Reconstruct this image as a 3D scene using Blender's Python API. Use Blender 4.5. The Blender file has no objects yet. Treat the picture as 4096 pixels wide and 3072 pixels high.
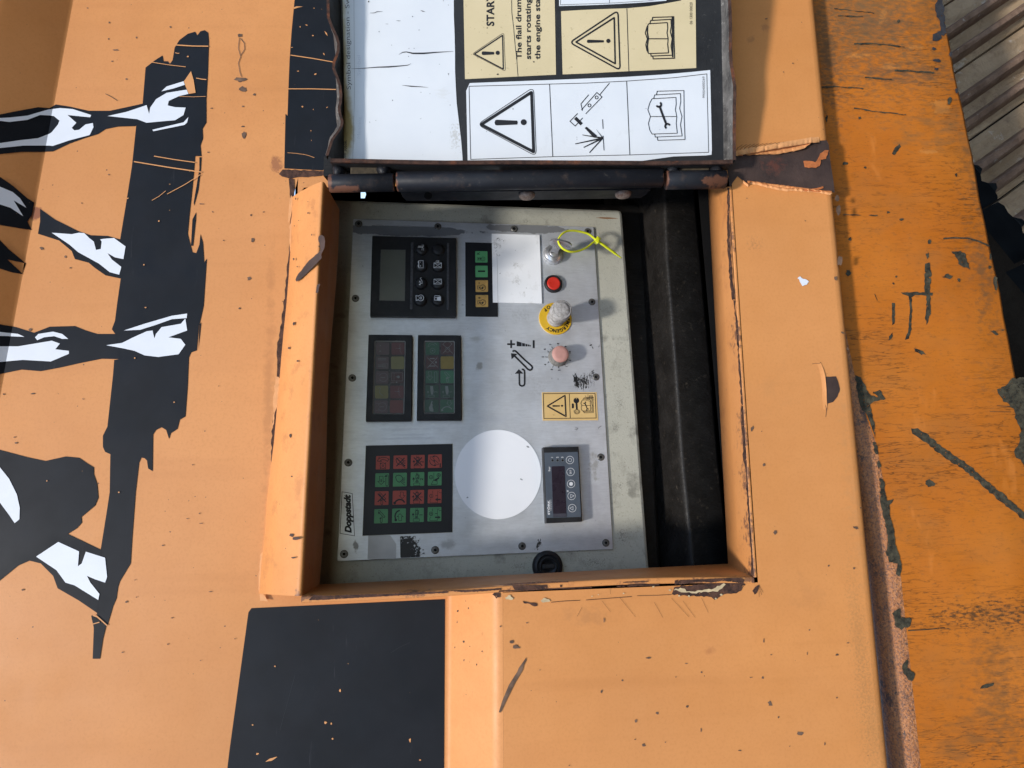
import bpy, bmesh, math, random
from mathutils import Vector, Matrix
from mathutils.geometry import tessellate_polygon
rnd = random.Random(7)
SC = bpy.context.scene
COL = SC.collection
PI = math.pi

# ---------------------------------------------------------------- space
# The machine's side wall is laid out in (u, v, w): u runs down the wall, v runs
# along it, w points out of it.  World: x = v, y = -w, z = 1.5 - u.
def W(p):
    return Vector((p[1], -p[2], 1.5 - p[0]))
def WD(d):
    return Vector((d[1], -d[2], -d[0]))

# ---------------------------------------------------------------- camera
FPX = 2833.0                                   # 25 mm equivalent, 4096 px wide
uc = Vector((35000, 980, -1530)).normalized()  # wall axes seen from the camera
vc = Vector((-230, 8550, -1530))
vc = (vc - uc * vc.dot(uc)).normalized()
wc = uc.cross(vc)
CP = Vector((0, 0, 0.63))                      # camera 63 cm off the wall
def from_cam(d):
    d = Vector(d)
    return Vector((d.dot(uc), d.dot(vc), d.dot(wc)))
cam = bpy.data.cameras.new('camera')
cam.sensor_width = 36.0
cam.lens = 36.0 * FPX / 4096.0
cam.clip_start = 0.01
cam.clip_end = 2000
cam_o = bpy.data.objects.new('camera', cam)
COL.objects.link(cam_o)
cx, cy, cz = [WD(from_cam(a)) for a in ((1, 0, 0), (0, 1, 0), (0, 0, 1))]
m = Matrix((cx, cy, cz)).transposed().to_4x4()
m.translation = W(CP)
cam_o.matrix_world = m
SC.camera = cam_o

def ray(x, y):
    return from_cam(((x - 2048) / FPX, (1536 - y) / FPX, -1.0))

class Plane:
    def __init__(s, o, e1, e2):
        s.o, s.e1, s.e2 = Vector(o), Vector(e1), Vector(e2)
        s.n = s.e1.cross(s.e2).normalized()
    def px(s, x, y, h=0.0):                    # photo pixel -> point on the plane
        d = ray(x, y)
        t = (s.o + s.n * h - CP).dot(s.n) / d.dot(s.n)
        q = CP + d * t - s.o
        return (q.dot(s.e1), q.dot(s.e2))
    def at(s, a, b, h=0.0):
        return s.o + s.e1 * a + s.e2 * b + s.n * h
    def p3(s, x, y, h=0.0):
        a, b = s.px(x, y, h)
        return s.at(a, b, h)
    def shifted(s, h):
        return Plane(s.o + s.n * h, s.e1, s.e2)
U, V = Vector((1, 0, 0)), Vector((0, 1, 0))
PB = Plane((0, 0, 0), U, V)                    # lower wall sheet
PA = Plane((0, 0, -0.040), U, V)               # upper wall sheet, set back 4 cm
# control panel plane
n_p = from_cam(Vector((.155, .215, .965)).normalized())
d0 = ray(1930, 1560)
o_p = CP + d0 * ((-0.127 - CP.z) / d0.z)
t1 = U - n_p * n_p.dot(U); t1.normalize()
PP = Plane(o_p, t1, n_p.cross(t1))
a_, b_ = PP.p3(1381, 1560), PP.p3(2413, 1552)
e1 = (b_ - a_).normalized()
PP = Plane(o_p, e1, n_p.cross(e1))
# lid plane (swung open, leaning towards the viewer)
hv = PB.px(2048, 668)[1]
v_l = from_cam((0.0, 1.0, -0.02)); v_l.x = 0; v_l.normalize()
PL = Plane((0, hv, 0.004), U, v_l)

# ---------------------------------------------------------------- world, sun
sun_uvw = (PP.e1 * -1.73 + PP.e2 * -0.42 + PP.n * 1.0).normalized()
sun_w = WD(sun_uvw).normalized()
SUN_STRENGTH, SUN_ANGLE, SKY_STRENGTH, EXPOSURE = 2.1, 5.0, 0.13, 0.87
world = bpy.data.worlds.new('World'); SC.world = world
world.use_nodes = True
wn = world.node_tree
bg = wn.nodes['Background']
sky = wn.nodes.new('ShaderNodeTexSky')
sky.sky_type = 'NISHITA'
sky.sun_disc = False
sky.sun_elevation = math.asin(sun_w.z)
sky.sun_rotation = math.atan2(sun_w.x, sun_w.y)
sky.air_density = 1.0
sky.dust_density = 0.6
sky.ozone_density = 1.6
wn.links.new(sky.outputs[0], bg.inputs[0])
bg.inputs[1].default_value = SKY_STRENGTH
sun = bpy.data.lights.new('sun', 'SUN')
sun.energy = SUN_STRENGTH
sun.angle = math.radians(SUN_ANGLE)
sun.color = (1.0, 0.95, 0.88)
sun_o = bpy.data.objects.new('sun', sun); COL.objects.link(sun_o)
sun_o.rotation_mode = 'QUATERNION'
sun_o.rotation_quaternion = sun_w.to_track_quat('Z', 'Y')
sun_o.location = (0, -3, 6)
SC.view_settings.view_transform = 'Standard'
SC.view_settings.look = 'None'
SC.view_settings.exposure = EXPOSURE
SC.view_settings.gamma = 1.0
SC.view_settings.use_curve_mapping = False
SC.render.engine = 'CYCLES'
SC.cycles.max_bounces = 8
SC.cycles.diffuse_bounces = 5

# ---------------------------------------------------------------- objects
ROOT = {}                                      # object name -> world origin of its thing
def thing(name, label, cat, p, group=None, kind=None):
    o = bpy.data.objects.new(name, None)
    o.empty_display_size = 0.02
    o.location = W(p)
    COL.objects.link(o)
    o['label'] = label; o['category'] = cat
    if group: o['group'] = group
    if kind: o['kind'] = kind
    ROOT[o.name] = W(p)
    return o

class MB:
    def __init__(s):
        s.v, s.f, s.m, s.sm = [], [], [], []
    def add(s, vs, fs, mi=0, smooth=False):
        k = len(s.v)
        s.v += [tuple(p) for p in vs]
        for f in fs:
            s.f.append([i + k for i in f]); s.m.append(mi); s.sm.append(smooth)
        return s
    def build(s, name, mats, parent=None, label=None, local=False, kind=None, mesh_only=False):
        if not isinstance(mats, (list, tuple)): mats = [mats]
        L = ROOT.get(parent.name, Vector()) if parent else Vector()
        vs = [Vector(p) for p in s.v] if local else [W(p) - L for p in s.v]
        me = bpy.data.meshes.new(name)
        me.from_pydata([tuple(p) for p in vs], [], s.f)
        for mm in mats: me.materials.append(mm)
        me.polygons.foreach_set('material_index', s.m)
        me.polygons.foreach_set('use_smooth', s.sm)
        me.update()
        if mesh_only: return me
        o = bpy.data.objects.new(name, me)
        COL.objects.link(o)
        if parent:
            o.parent = parent
            ROOT[o.name] = L
        if label: o['label'] = label
        if kind: o['kind'] = kind
        return o

def place(name, me, parent, plane, a, b, h=0.0, rot=0.0, label=None):
    """an object sharing mesh data, standing on a plane"""
    o = bpy.data.objects.new(name, me); COL.objects.link(o)
    o.parent = parent
    L = ROOT[parent.name]; ROOT[o.name] = L
    M3 = Matrix((WD(plane.e1), WD(plane.e2), WD(plane.n))).transposed().to_4x4() @ Matrix.Rotation(rot, 4, 'Z')
    M3.translation = W(plane.at(a, b, h)) - L
    o.matrix_basis = M3
    if label: o['label'] = label
    return o

def tri(pts):
    return tessellate_polygon([[Vector((p[0], p[1], 0)) for p in pts]])
def area2(pts):
    return sum(pts[i - 1][0] * pts[i][1] - pts[i][0] * pts[i - 1][1] for i in range(len(pts)))
def fillet(pts, r, n=4):
    out = []
    N = len(pts)
    for i in range(N):
        p0, p1, p2 = [Vector(pts[(i + k) % N]) for k in (-1, 0, 1)]
        d1, d2 = p0 - p1, p2 - p1
        rr = min(r, d1.length * .45, d2.length * .45)
        a, b = p1 + d1.normalized() * rr, p1 + d2.normalized() * rr
        for k in range(n + 1):
            t = k / n
            out.append(tuple(a * (1 - t) ** 2 + p1 * 2 * t * (1 - t) + b * t * t))
    return out
def inset(pts, d):
    """move a (counter-clockwise) outline inwards by d"""
    if area2(pts) < 0: pts = pts[::-1]
    N = len(pts); out = []
    for i in range(N):
        p0, p1, p2 = [Vector(pts[(i + k) % N]) for k in (-1, 0, 1)]
        d1, d2 = (p1 - p0), (p2 - p1)
        if d1.length < 1e-9 or d2.length < 1e-9:
            out.append(tuple(p1)); continue
        n1 = Vector((-d1.y, d1.x)).normalized(); n2 = Vector((-d2.y, d2.x)).normalized()
        b = n1 + n2
        if b.length < 1e-6: out.append(tuple(p1)); continue
        b.normalize()
        out.append(tuple(p1 + b * (d / max(.4, b.dot(n1)))))
    return out
def flat(mb, plane, pts, h, mi=0):
    if area2(pts) < 0: pts = pts[::-1]
    fs = []
    for t in tri(pts):
        a, b, c = t
        ar = (pts[b][0] - pts[a][0]) * (pts[c][1] - pts[a][1]) - (pts[c][0] - pts[a][0]) * (pts[b][1] - pts[a][1])
        fs.append((a, b, c) if ar > 0 else (a, c, b))
    mb.add([plane.at(p[0], p[1], h) for p in pts], fs, mi)
def slab(mb, plane, pts, h0, h1, bev=0.0, mi=0, side=None):
    """solid sheet between two heights with a bevelled top edge"""
    if area2(pts) < 0: pts = pts[::-1]
    N = len(pts)
    side = mi if side is None else side
    rings = [(pts, h0)]
    if bev > 0:
        rings += [(pts, h1 - bev), (inset(pts, bev * .35), h1 - bev * .3), (inset(pts, bev), h1)]
    else:
        rings += [(pts, h1)]
    vs = [plane.at(p[0], p[1], h) for r, h in rings for p in r]
    fs = []
    for k in range(len(rings) - 1):
        for i in range(N):
            j = (i + 1) % N
            fs.append((k * N + i, k * N + j, (k + 1) * N + j, (k + 1) * N + i))
    mb.add(vs, fs, side)
    flat(mb, plane, rings[-1][0], h1, mi)
def lathe(mb, plane, c, prof, n=28, mi=0, smooth=True, cap=True, sx=1.0):
    vs, fs = [], []
    for r, h in prof:
        for k in range(n):
            a = 2 * PI * k / n
            vs.append(plane.at(c[0] + r * math.cos(a) * sx, c[1] + r * math.sin(a), h))
    for j in range(len(prof) - 1):
        for k in range(n):
            l = (k + 1) % n
            fs.append((j * n + k, j * n + l, (j + 1) * n + l, (j + 1) * n + k))
    if cap:
        fs.append(tuple(range((len(prof) - 1) * n, len(prof) * n)))
    mb.add(vs, fs, mi, smooth)
def loft(mb, rows, mi=0, smooth=False):
    n = len(rows[0])
    vs = [p for r in rows for p in r]
    fs = [(j * n + i, j * n + i + 1, (j + 1) * n + i + 1, (j + 1) * n + i) for j in range(len(rows) - 1) for i in range(n - 1)]
    mb.add(vs, fs, mi, smooth)
def tube(mb, path, r, n=10, mi=0, flatr=None, normal=None):
    path = [Vector(p) for p in path]
    vs, fs = [], []
    for i, p in enumerate(path):
        d = (path[min(i + 1, len(path) - 1)] - path[max(i - 1, 0)]).normalized()
        a = (normal or Vector((.3, .2, .93)))
        x = d.cross(a).normalized(); y = x.cross(d)
        ri = r[i] if isinstance(r, (list, tuple)) else r
        r2 = ri if flatr is None else flatr
        for k in range(n):
            t = 2 * PI * k / n
            vs.append(p + x * ri * math.cos(t) + y * r2 * math.sin(t))
    for i in range(len(path) - 1):
        for k in range(n):
            l = (k + 1) % n
            fs.append((i * n + k, i * n + l, (i + 1) * n + l, (i + 1) * n + k))
    fs.append(tuple(range(n))[::-1]); fs.append(tuple(range((len(path) - 1) * n, len(path) * n)))
    mb.add(vs, fs, mi, True)
def bez(p0, p1, p2, t0=.4, t2=.4, n=6):
    p0, p1, p2 = Vector(p0), Vector(p1), Vector(p2)
    a, b = p1 + (p0 - p1) * t0, p1 + (p2 - p1) * t2
    return [a * (1 - t) ** 2 + p1 * 2 * t * (1 - t) + b * t * t for t in [k / n for k in range(n + 1)]]
def smooth_path(pts, n=5):
    pts = [Vector(p) for p in pts]; out = []
    for i in range(len(pts) - 1):
        p0, p1, p2, p3 = pts[max(i - 1, 0)], pts[i], pts[i + 1], pts[min(i + 2, len(pts) - 1)]
        for k in range(n):
            t = k / n
            out.append(.5 * ((2 * p1) + (p2 - p0) * t + (2 * p0 - 5 * p1 + 4 * p2 - p3) * t * t + (3 * p1 - p0 - 3 * p2 + p3) * t ** 3))
    return out + [pts[-1]]

# crops of the photograph that measurements were taken in: x0, y0, native px per crop px
CROP = dict(C1=(1250, 680, .72333), C2=(1250, 1500, .72333), C3=(1150, 0, .81374), C4=(0, 0, .84388), C5=(0, 1200, .9043),
            C6=(2800, 0, .72321), C7=(2800, 1100, .72321), C8=(2200, 2100, .85714), D1=(1440, 900, .27125), D2=(1440, 1300, .27125),
            D3=(1300, 1750, .27125), D4=(2050, 880, .27125), D5=(1950, 1280, .27125), D6=(2050, 1750, .27125), D7=(1840, 900, .24111),
            D8=(3600, 0, .54264), E1=(1150, 0, .42194), E2=(1850, 0, .49729), E3=(1250, 600, .40687), E4=(2050, 560, .5877),
            E5=(1000, 660, .30143), E6=(1000, 2150, .45208), E7=(2000, 2100, .49729), E8=(3400, 1500, .94694), N=(0, 0, 1.0))
def nat(c, x, y):
    x0, y0, s = CROP[c]
    return (x0 + x * s, y0 + y * s)

class Cv:
    """flat print and thin sheet shapes, measured in one crop and laid on a plane"""
    def __init__(s, plane, crop, h, mb=None, dx=0, dy=0, step=1.0e-5):
        s.pl, s.c, s.h, s.mb, s.k, s.dx, s.dy, s.step = plane, crop, h, mb or MB(), 0, dx, dy, step
    def P(s, x, y, h=None):
        X, Y = nat(s.c, x + s.dx, y + s.dy)
        return s.pl.px(X, Y, s.h if h is None else h)
    def L(s, pts, h=None):
        return [s.P(x, y, h) for x, y in pts]
    def nh(s):
        s.k += 1
        return s.h + s.k * s.step
    def poly(s, pts, mi=0):
        flat(s.mb, s.pl, s.L(pts), s.nh(), mi)
        return s
    def quads(s, A, B, mi=0, closed=False):
        h = s.nh(); a = s.L(A); b = s.L(B); n = len(a)
        vs = [s.pl.at(p[0], p[1], h) for p in a + b]
        fs = [(i, (i + 1) % n, n + (i + 1) % n, n + i) for i in range(n if closed else n - 1)]
        # keep faces turned outwards
        q = [vs[i] for i in fs[0]]
        if (q[1] - q[0]).cross(q[2] - q[0]).dot(s.pl.n) < 0: fs = [f[::-1] for f in fs]
        s.mb.add(vs, fs, mi)
    def line(s, pts, w, mi=0, closed=False):
        n = len(pts); A = []; B = []
        for i in range(n):
            p = Vector(pts[i])
            p0 = Vector(pts[i - 1]) if (i > 0 or closed) else None
            p2 = Vector(pts[(i + 1) % n]) if (i < n - 1 or closed) else None
            d1 = (p - p0).normalized() if p0 is not None else (p2 - p).normalized()
            d2 = (p2 - p).normalized() if p2 is not None else d1
            n1 = Vector((-d1.y, d1.x)); n2 = Vector((-d2.y, d2.x))
            b = (n1 + n2)
            b = b.normalized() if b.length > 1e-6 else n1
            k = (w / 2) / max(.35, b.dot(n1))
            A.append(tuple(p + b * k)); B.append(tuple(p - b * k))
        s.quads(A, B, mi, closed)
        return s
    def circ(s, x, y, r, mi=0, ry=None, n=24, rot=0):
        ry = ry or r
        return s.poly([(x + r * math.cos(2 * PI * k / n) * math.cos(rot) - ry * math.sin(2 * PI * k / n) * math.sin(rot),
                        y + r * math.cos(2 * PI * k / n) * math.sin(rot) + ry * math.sin(2 * PI * k / n) * math.cos(rot)) for k in range(n)], mi)
    def ring(s, x, y, r, w, mi=0, n=28):
        return s.line([(x + r * math.cos(2 * PI * k / n), y + r * math.sin(2 * PI * k / n)) for k in range(n)], w, mi, True)
    def arc(s, x, y, r, a0, a1, w, mi=0, n=14):
        return s.line([(x + r * math.cos(math.radians(a0 + (a1 - a0) * k / n)), y - r * math.sin(math.radians(a0 + (a1 - a0) * k / n))) for k in range(n + 1)], w, mi)
    def rect(s, x0, y0, x1, y1, mi=0):
        return s.poly([(x0, y0), (x1, y0), (x1, y1), (x0, y1)], mi)
    def frame(s, x0, y0, x1, y1, w, mi=0):
        return s.line([(x0, y0), (x1, y0), (x1, y1), (x0, y1)], w, mi, True)
    def blob(s, x, y, rx, ry=None, ang=0, mi=0, rough=.35, n=11, seed=None):
        r_ = random.Random(seed if seed is not None else int(x * 7 + y * 13))
        ry = ry or rx; ca, sa = math.cos(math.radians(ang)), math.sin(math.radians(ang))
        pts = []
        for k in range(n):
            a = 2 * PI * k / n; q = 1 + r_.uniform(-rough, rough)
            ex, ey = rx * q * math.cos(a), ry * q * math.sin(a)
            pts.append((x + ex * ca - ey * sa, y + ex * sa + ey * ca))
        return s.poly(pts, mi)
    def ragged(s, pts, amp, mi=0, seg=14, seed=1):
        return s.poly(rag(pts, amp, seg, seed), mi)
    def text(s, t, x, y, cap, ang=90, mi=0, length=None, bold=0.0, align='LEFT', sx=1.0, shear=0.0, spacing=1.0):
        cu = bpy.data.curves.new('glyphs', 'FONT')
        cu.body = t; cu.offset = bold; cu.align_x = align; cu.shear = shear; cu.space_character = spacing
        cu.resolution_u = 3
        ob = bpy.data.objects.new('glyphs', cu)
        me = bpy.data.meshes.new_from_object(ob)
        k = cap / 0.72
        if length and len(me.vertices):
            xs = [v.co.x for v in me.vertices]
            sx = length / max(1e-6, (max(xs) - min(xs)) * k)
        a = math.radians(ang)
        ex, ey = (math.cos(a), -math.sin(a)), (-math.sin(a), -math.cos(a))
        h = s.nh()
        vs = []
        for v in me.vertices:
            gx, gy = v.co.x * k * sx, v.co.y * k
            q = s.P(x + gx * ex[0] + gy * ey[0], y + gx * ex[1] + gy * ey[1])
            vs.append(s.pl.at(q[0], q[1], h))
        fs = []
        for p in me.polygons:
            f = list(p.vertices)
            if (vs[f[1]] - vs[f[0]]).cross(vs[f[2]] - vs[f[0]]).dot(s.pl.n) < 0: f = f[::-1]
            fs.append(f)
        s.mb.add(vs, fs, mi)
        bpy.data.objects.remove(ob); bpy.data.curves.remove(cu); bpy.data.meshes.remove(me)
        return s
def rag(pts, amp, seg=14, seed=1):
    r_ = random.Random(seed); out = []
    for i in range(len(pts)):
        p, q = Vector(pts[i]), Vector(pts[(i + 1) % len(pts)])
        d = q - p; n = max(1, int(d.length / seg)); nn = Vector((-d.y, d.x)).normalized() if d.length else Vector((0, 0))
        for k in range(n):
            out.append(tuple(p + d * (k / n) + nn * r_.uniform(-amp, amp)))
    return out
def clip(poly, a, b, keep):
    """part of poly on one side of the line a-b (keep=+1: right of it in the picture)"""
    def sd(p):
        return keep * ((b[1] - a[1]) * (p[0] - a[0]) - (b[0] - a[0]) * (p[1] - a[1]))
    out = []
    for i in range(len(poly)):
        p, q = poly[i], poly[(i + 1) % len(poly)]
        sp, sq = sd(p), sd(q)
        if sp >= 0: out.append(p)
        if sp * sq < 0:
            t = sp / (sp - sq)
            out.append((p[0] + (q[0] - p[0]) * t, p[1] + (q[1] - p[1]) * t))
    return out

# ---------------------------------------------------------------- materials
class NT:
    def __init__(s, name):
        s.m = bpy.data.materials.new(name); s.m.use_nodes = True
        s.t = s.m.node_tree; s.b = s.t.nodes['Principled BSDF']
        s.pos = s.t.nodes.new('ShaderNodeNewGeometry').outputs['Position']
    def n(s, typ, **kw):
        nd = s.t.nodes.new(typ)
        for k, v in kw.items(): setattr(nd, k, v)
        return nd
    def lk(s, a, b):
        s.t.links.new(a, b)
    def val(s, inp, v):
        if hasattr(v, 'is_linked') or isinstance(v, bpy.types.NodeSocket): s.lk(v, inp)
        elif isinstance(v, (tuple, list)) and len(v) == 3 and len(inp.default_value) == 4: inp.default_value = (*v, 1)
        else: inp.default_value = v
    def mp(s, scale, loc=(0, 0, 0), rot=(0, 0, 0), vec=None):
        nd = s.n('ShaderNodeMapping'); s.lk(vec or s.pos, nd.inputs[0])
        nd.inputs['Scale'].default_value = scale; nd.inputs['Location'].default_value = loc; nd.inputs['Rotation'].default_value = rot
        return nd.outputs[0]
    def noise(s, scale, detail=4, rough=.6, vec=None, dist=0.0):
        nd = s.n('ShaderNodeTexNoise'); s.lk(vec or s.pos, nd.inputs['Vector'])
        nd.inputs['Scale'].default_value = scale; nd.inputs['Detail'].default_value = detail
        nd.inputs['Roughness'].default_value = rough; nd.inputs['Distortion'].default_value = dist
        return nd.outputs[0]
    def voro(s, scale, vec=None, feature='F1'):
        nd = s.n('ShaderNodeTexVoronoi', feature=feature); s.lk(vec or s.pos, nd.inputs['Vector'])
        nd.inputs['Scale'].default_value = scale
        return nd.outputs['Distance']
    def rng(s, x, a, b, c=0.0, d=1.0):
        nd = s.n('ShaderNodeMapRange'); nd.clamp = True
        s.lk(x, nd.inputs[0])
        for i, v in enumerate((a, b, c, d)): nd.inputs[i + 1].default_value = v
        return nd.outputs[0]
    def math(s, op, a, b=0.0):
        nd = s.n('ShaderNodeMath', operation=op); s.val(nd.inputs[0], a); s.val(nd.inputs[1], b)
        return nd.outputs[0]
    def mix(s, fac, a, b, mode='MIX'):
        nd = s.n('ShaderNodeMix', data_type='RGBA', blend_type=mode)
        s.val(nd.inputs[0], fac); s.val(nd.inputs[6], a); s.val(nd.inputs[7], b)
        return nd.outputs[2]
    def near(s, p, ru, rv, rw=None, rot=0.0):
        """1 at a place on the thing, falling to 0 at its radii (down, along)"""
        q = W(p)
        nd = s.n('ShaderNodeVectorMath', operation='SUBTRACT'); s.lk(s.pos, nd.inputs[0]); nd.inputs[1].default_value = q
        o = nd.outputs[0]
        if rot: o = s.mp((1, 1, 1), rot=(0, rot, 0), vec=o)
        nd2 = s.n('ShaderNodeVectorMath', operation='MULTIPLY'); s.lk(o, nd2.inputs[0])
        nd2.inputs[1].default_value = (1 / rv, 1 / (rw or max(ru, rv)), 1 / ru)
        nd3 = s.n('ShaderNodeVectorMath', operation='LENGTH'); s.lk(nd2.outputs[0], nd3.inputs[0])
        return s.rng(nd3.outputs['Value'], 0, 1, 1, 0)
    def stain(s, col, p, ru, rv, c, nscale=150, lo=.5, hi=.6, amt=1.0, gain=1.0, stretch=(1, 1, 1), rot=0.0, detail=5):
        f = s.near(p, ru, rv, rot=rot)
        nz = s.noise(nscale, detail, .65, s.mp(stretch))
        f2 = s.math('ADD', nz, s.math('MULTIPLY', s.math('SUBTRACT', f, .55), gain))
        return s.mix(s.rng(f2, lo, hi, 0, amt), col, c)
    def bump(s, height, strength=.2, dist=.001, prev=None):
        nd = s.n('ShaderNodeBump'); nd.inputs['Strength'].default_value = strength; nd.inputs['Distance'].default_value = dist
        s.lk(height, nd.inputs['Height'])
        if prev is not None: s.lk(prev, nd.inputs['Normal'])
        s.lk(nd.outputs[0], s.b.inputs['Normal'])
        return nd.outputs[0]
    def done(s, col, rough=.5, metal=0.0, spec=.4):
        s.val(s.b.inputs['Base Color'], col); s.val(s.b.inputs['Roughness'], rough)
        s.b.inputs['Metallic'].default_value = metal; s.b.inputs['Specular IOR Level'].default_value = spec
        return s.m
def plain(name, col, rough=.5, metal=0.0, spec=.4, vary=.12, scale=60, bump=.0, bscale=800):
    t = NT(name)
    nz = t.noise(scale, 5)
    c = t.mix(t.rng(nz, .3, .7), tuple(x * (1 - vary) for x in col), tuple(min(1, x * (1 + vary)) for x in col))
    if bump: t.bump(t.noise(bscale, 3), bump, .0006)
    r = t.rng(t.noise(scale * .6, 4), .3, .7, max(.05, rough - .1), min(1, rough + .1))
    return t.done(c, r, metal, spec)

ORANGE = (.585, .244, .074)
def paint(name, base=ORANGE, streak=True):
    t = NT(name)
    c = t.mix(t.rng(t.noise(5, 4, .55), .35, .65), tuple(x * .93 for x in base), tuple(min(1, x * 1.06) for x in base))
    c = t.mix(t.rng(t.noise(38, 5, .7), .42, .75, 0, .35), c, (base[0] * .86, base[1] * .80, base[2] * .72))
    # pale chalking and faint run-down dirt (runs down the wall)
    c = t.mix(t.rng(t.noise(22, 4, .6, t.mp((1, 1, .12))), .52, .75, 0, .22), c, (base[0] * .78, base[1] * .72, base[2] * .66))
    c = t.mix(t.rng(t.noise(9, 5, .7, t.mp((1, 1, .35), (3, 8, 1))), .45, .72, 0, .40), c, (base[0] * .90, base[1] * .83, base[2] * .75))
    c = t.mix(t.rng(t.noise(3.5, 4, .6, t.mp((1, 1, 1), (9, 2, 5))), .45, .68, 0, .45), c, (min(1, base[0] * 1.08), base[1] * 1.14, base[2] * 1.35))
    c = t.mix(t.rng(t.noise(52, 3, .55, t.mp((1, 1, .05), (5, 1, 1))), .58, .78, 0, .20), c, (base[0] * .70, base[1] * .62, base[2] * .55))
    c = t.mix(t.rng(t.noise(26, 5, .75, t.mp((1, 1, 1), (1, 4, 9))), .66, .80, 0, .35), c, (base[0] * .72, base[1] * .60, base[2] * .50))
    c = t.mix(t.rng(t.noise(420, 3, .6), .48, .75, 0, .30), c, (base[0] * .75, base[1] * .68, base[2] * .6))
    # stone chips
    c = t.mix(t.rng(t.noise(330, 1, .4), .79, .82), c, (.12, .06, .035))
    # scuffs
    c = t.mix(t.rng(t.noise(30, 3, .55, t.mp((1, 1, .06), (2, 5, 1), (0, .35, 0))), .72, .82, 0, .3), c, (.25, .11, .045))
    b = t.bump(t.noise(3.2, 2, .4), .5, .012)
    t.bump(t.noise(900, 2, .5), .10, .0006, b)
    r = t.rng(t.noise(14, 4), .3, .7, .42, .6)
    return t, c, r
t, c, r = paint('orange_paint')
for (cr, x, y, ru, rv, col, ns, lo, hi, am, g) in (
        # rubbed dirt on the lower sheet and its edges
        ('C6', 300, 1350, .02, .018, (.20, .10, .05), 400, .55, .75, .5, .3, ),
        ('C6', 360, 150, .012, .012, (.30, .12, .05), 150, .5, .7, .5, .6),
        ('C6', 280, 220, .012, .010, (.30, .12, .05), 150, .5, .7, .45, .6),
        ('C7', 400, 640, .04, .05, (.40, .19, .07), 60, .5, .85, .3, .4),
        ('C8', 1440, 520, .018, .14, (.33, .165, .06), 500, .48, .75, .5, .4),
        ('C8', 1510, 950, .03, .12, (.33, .165, .06), 500, .48, .75, .5, .4),
        ('C8', 740, 590, .012, .008, (.40, .15, .05), 100, .42, .7, .6, .6),
        ('C8', 1200, 320, .03, .03, (.40, .17, .06), 60, .5, .8, .4, .5),
        ('E7', 700, 730, .05, .02, (.40, .17, .06), 110, .5, .75, .45, .5),
        ('C7', 850, 1200, .02, .22, (.36, .20, .09), 150, .5, .8, .3, .4)):
    X, Y = nat(cr, x, y)
    c = t.stain(c, PB.p3(X, Y), ru, rv, col, ns, lo, hi, am, g)
for (cr, x, y, ru, rv, col, ns, lo, hi, am, g) in (
        ('C4', 125, 100, .02, .008, (.06, .03, .02), 200, .5, .62, .9, 1.0),
        ('C4', 1140, 380, .007, .006, (.06, .03, .02), 300, .5, .6, .9, 1.0),
        ('C4', 1155, 425, .006, .005, (.06, .03, .02), 300, .5, .6, .9, 1.0),
        ('C4', 1160, 640, .005, .008, (.06, .03, .02), 300, .5, .6, .9, 1.0),
        ('C4', 30, 500, .03, .012, (.05, .025, .02), 120, .42, .6, .95, 1.0),
        ('C4', 1310, 780, .012, .02, (.28, .10, .04), 200, .45, .65, .8, .8),
        ('C4', 170, 1010, .012, .014, (.22, .07, .03), 120, .42, .6, .9, 1.0),
        ('C5', 1190, 350, .012, .30, (.40, .16, .05), 90, .5, .75, .5, .6)):
    X, Y = nat(cr, x, y)
    c = t.stain(c, PA.p3(X, Y), ru, rv, col, ns, lo, hi, am, g)
M_paint = t.done(c, r, 0, .35)
t, c, r = paint('orange_frame_paint')
c = t.mix(t.rng(t.noise(45, 5, .7, t.mp((1, 1, 1), (3, 1, 4))), .56, .66, 0, .35), c, (.33, .12, .045))
for k in range(9):
    tt = k / 8
    for (p0, p1, ru, rv, sd) in ((( 1206, 2392), (3014, 2318), .030, .007, 0), ((2915, 748), (3014, 2309), .006, .035, 1)):
        X, Y = p0[0] * (1 - tt) + p1[0] * tt, p0[1] * (1 - tt) + p1[1] * tt
        if (k + sd) % 2 == 0 or k > 5: c = t.stain(c, PB.p3(X, Y), ru, rv, (.12, .055, .035), 170, .50, .62, .8, .35)
c = t.stain(c, PB.p3(2960, 800), .02, .05, (.36, .13, .05), 60, .42, .65, .7, .6)
c = t.stain(c, PB.p3(1180, 2380), .012, .012, (.17, .07, .04), 150, .48, .62, .8, .5)
M_frame = t.done(c, r, 0, .35)
# oxidised, cracked paint of the lower beam: fine dark cracks run down the wall
t = NT('cracked_orange_paint')
c = t.mix(t.rng(t.noise(7, 4), .35, .65), (.41, .112, .008), (.48, .148, .016))
c = t.mix(t.rng(t.noise(18, 5, .65, t.mp((1, 1, .55))), .50, .74, 0, .5), c, (.29, .115, .028))
crv = t.mp((1, 1, .11))
cr = t.math('SUBTRACT', 1.0, t.math('ABSOLUTE', t.math('MULTIPLY', t.math('SUBTRACT', t.noise(190, 4, .58, crv, .2), .5), 6.0)))
area = t.rng(t.noise(9, 3, .5), .40, .64, .10, .85)
c = t.mix(t.math('MULTIPLY', t.rng(cr, .87, .98), area), c, (.055, .022, .006))
c = t.mix(t.rng(t.noise(420, 5, .75, t.mp((1, 1, .45), (1, 2, 3))), .56, .69, 0, .55), c, (.13, .056, .014))
for (x, y, ru, rv, rt) in ((1010, 90, .010, .024, -.45), (870, 310, .030, .007, 0.0), (1050, 370, .020, .008, 0.0), (1200, 260, .020, .006, 0.0), (1260, 840, .022, .005, .0), (1330, 590, .022, .018, 0.0)):
    c = t.stain(c, PB.shifted(-.02).p3(*nat('C6', x, y)), ru, rv, (.50, .185, .036), 200, .46, .62, .8, .6, rot=rt)
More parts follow.
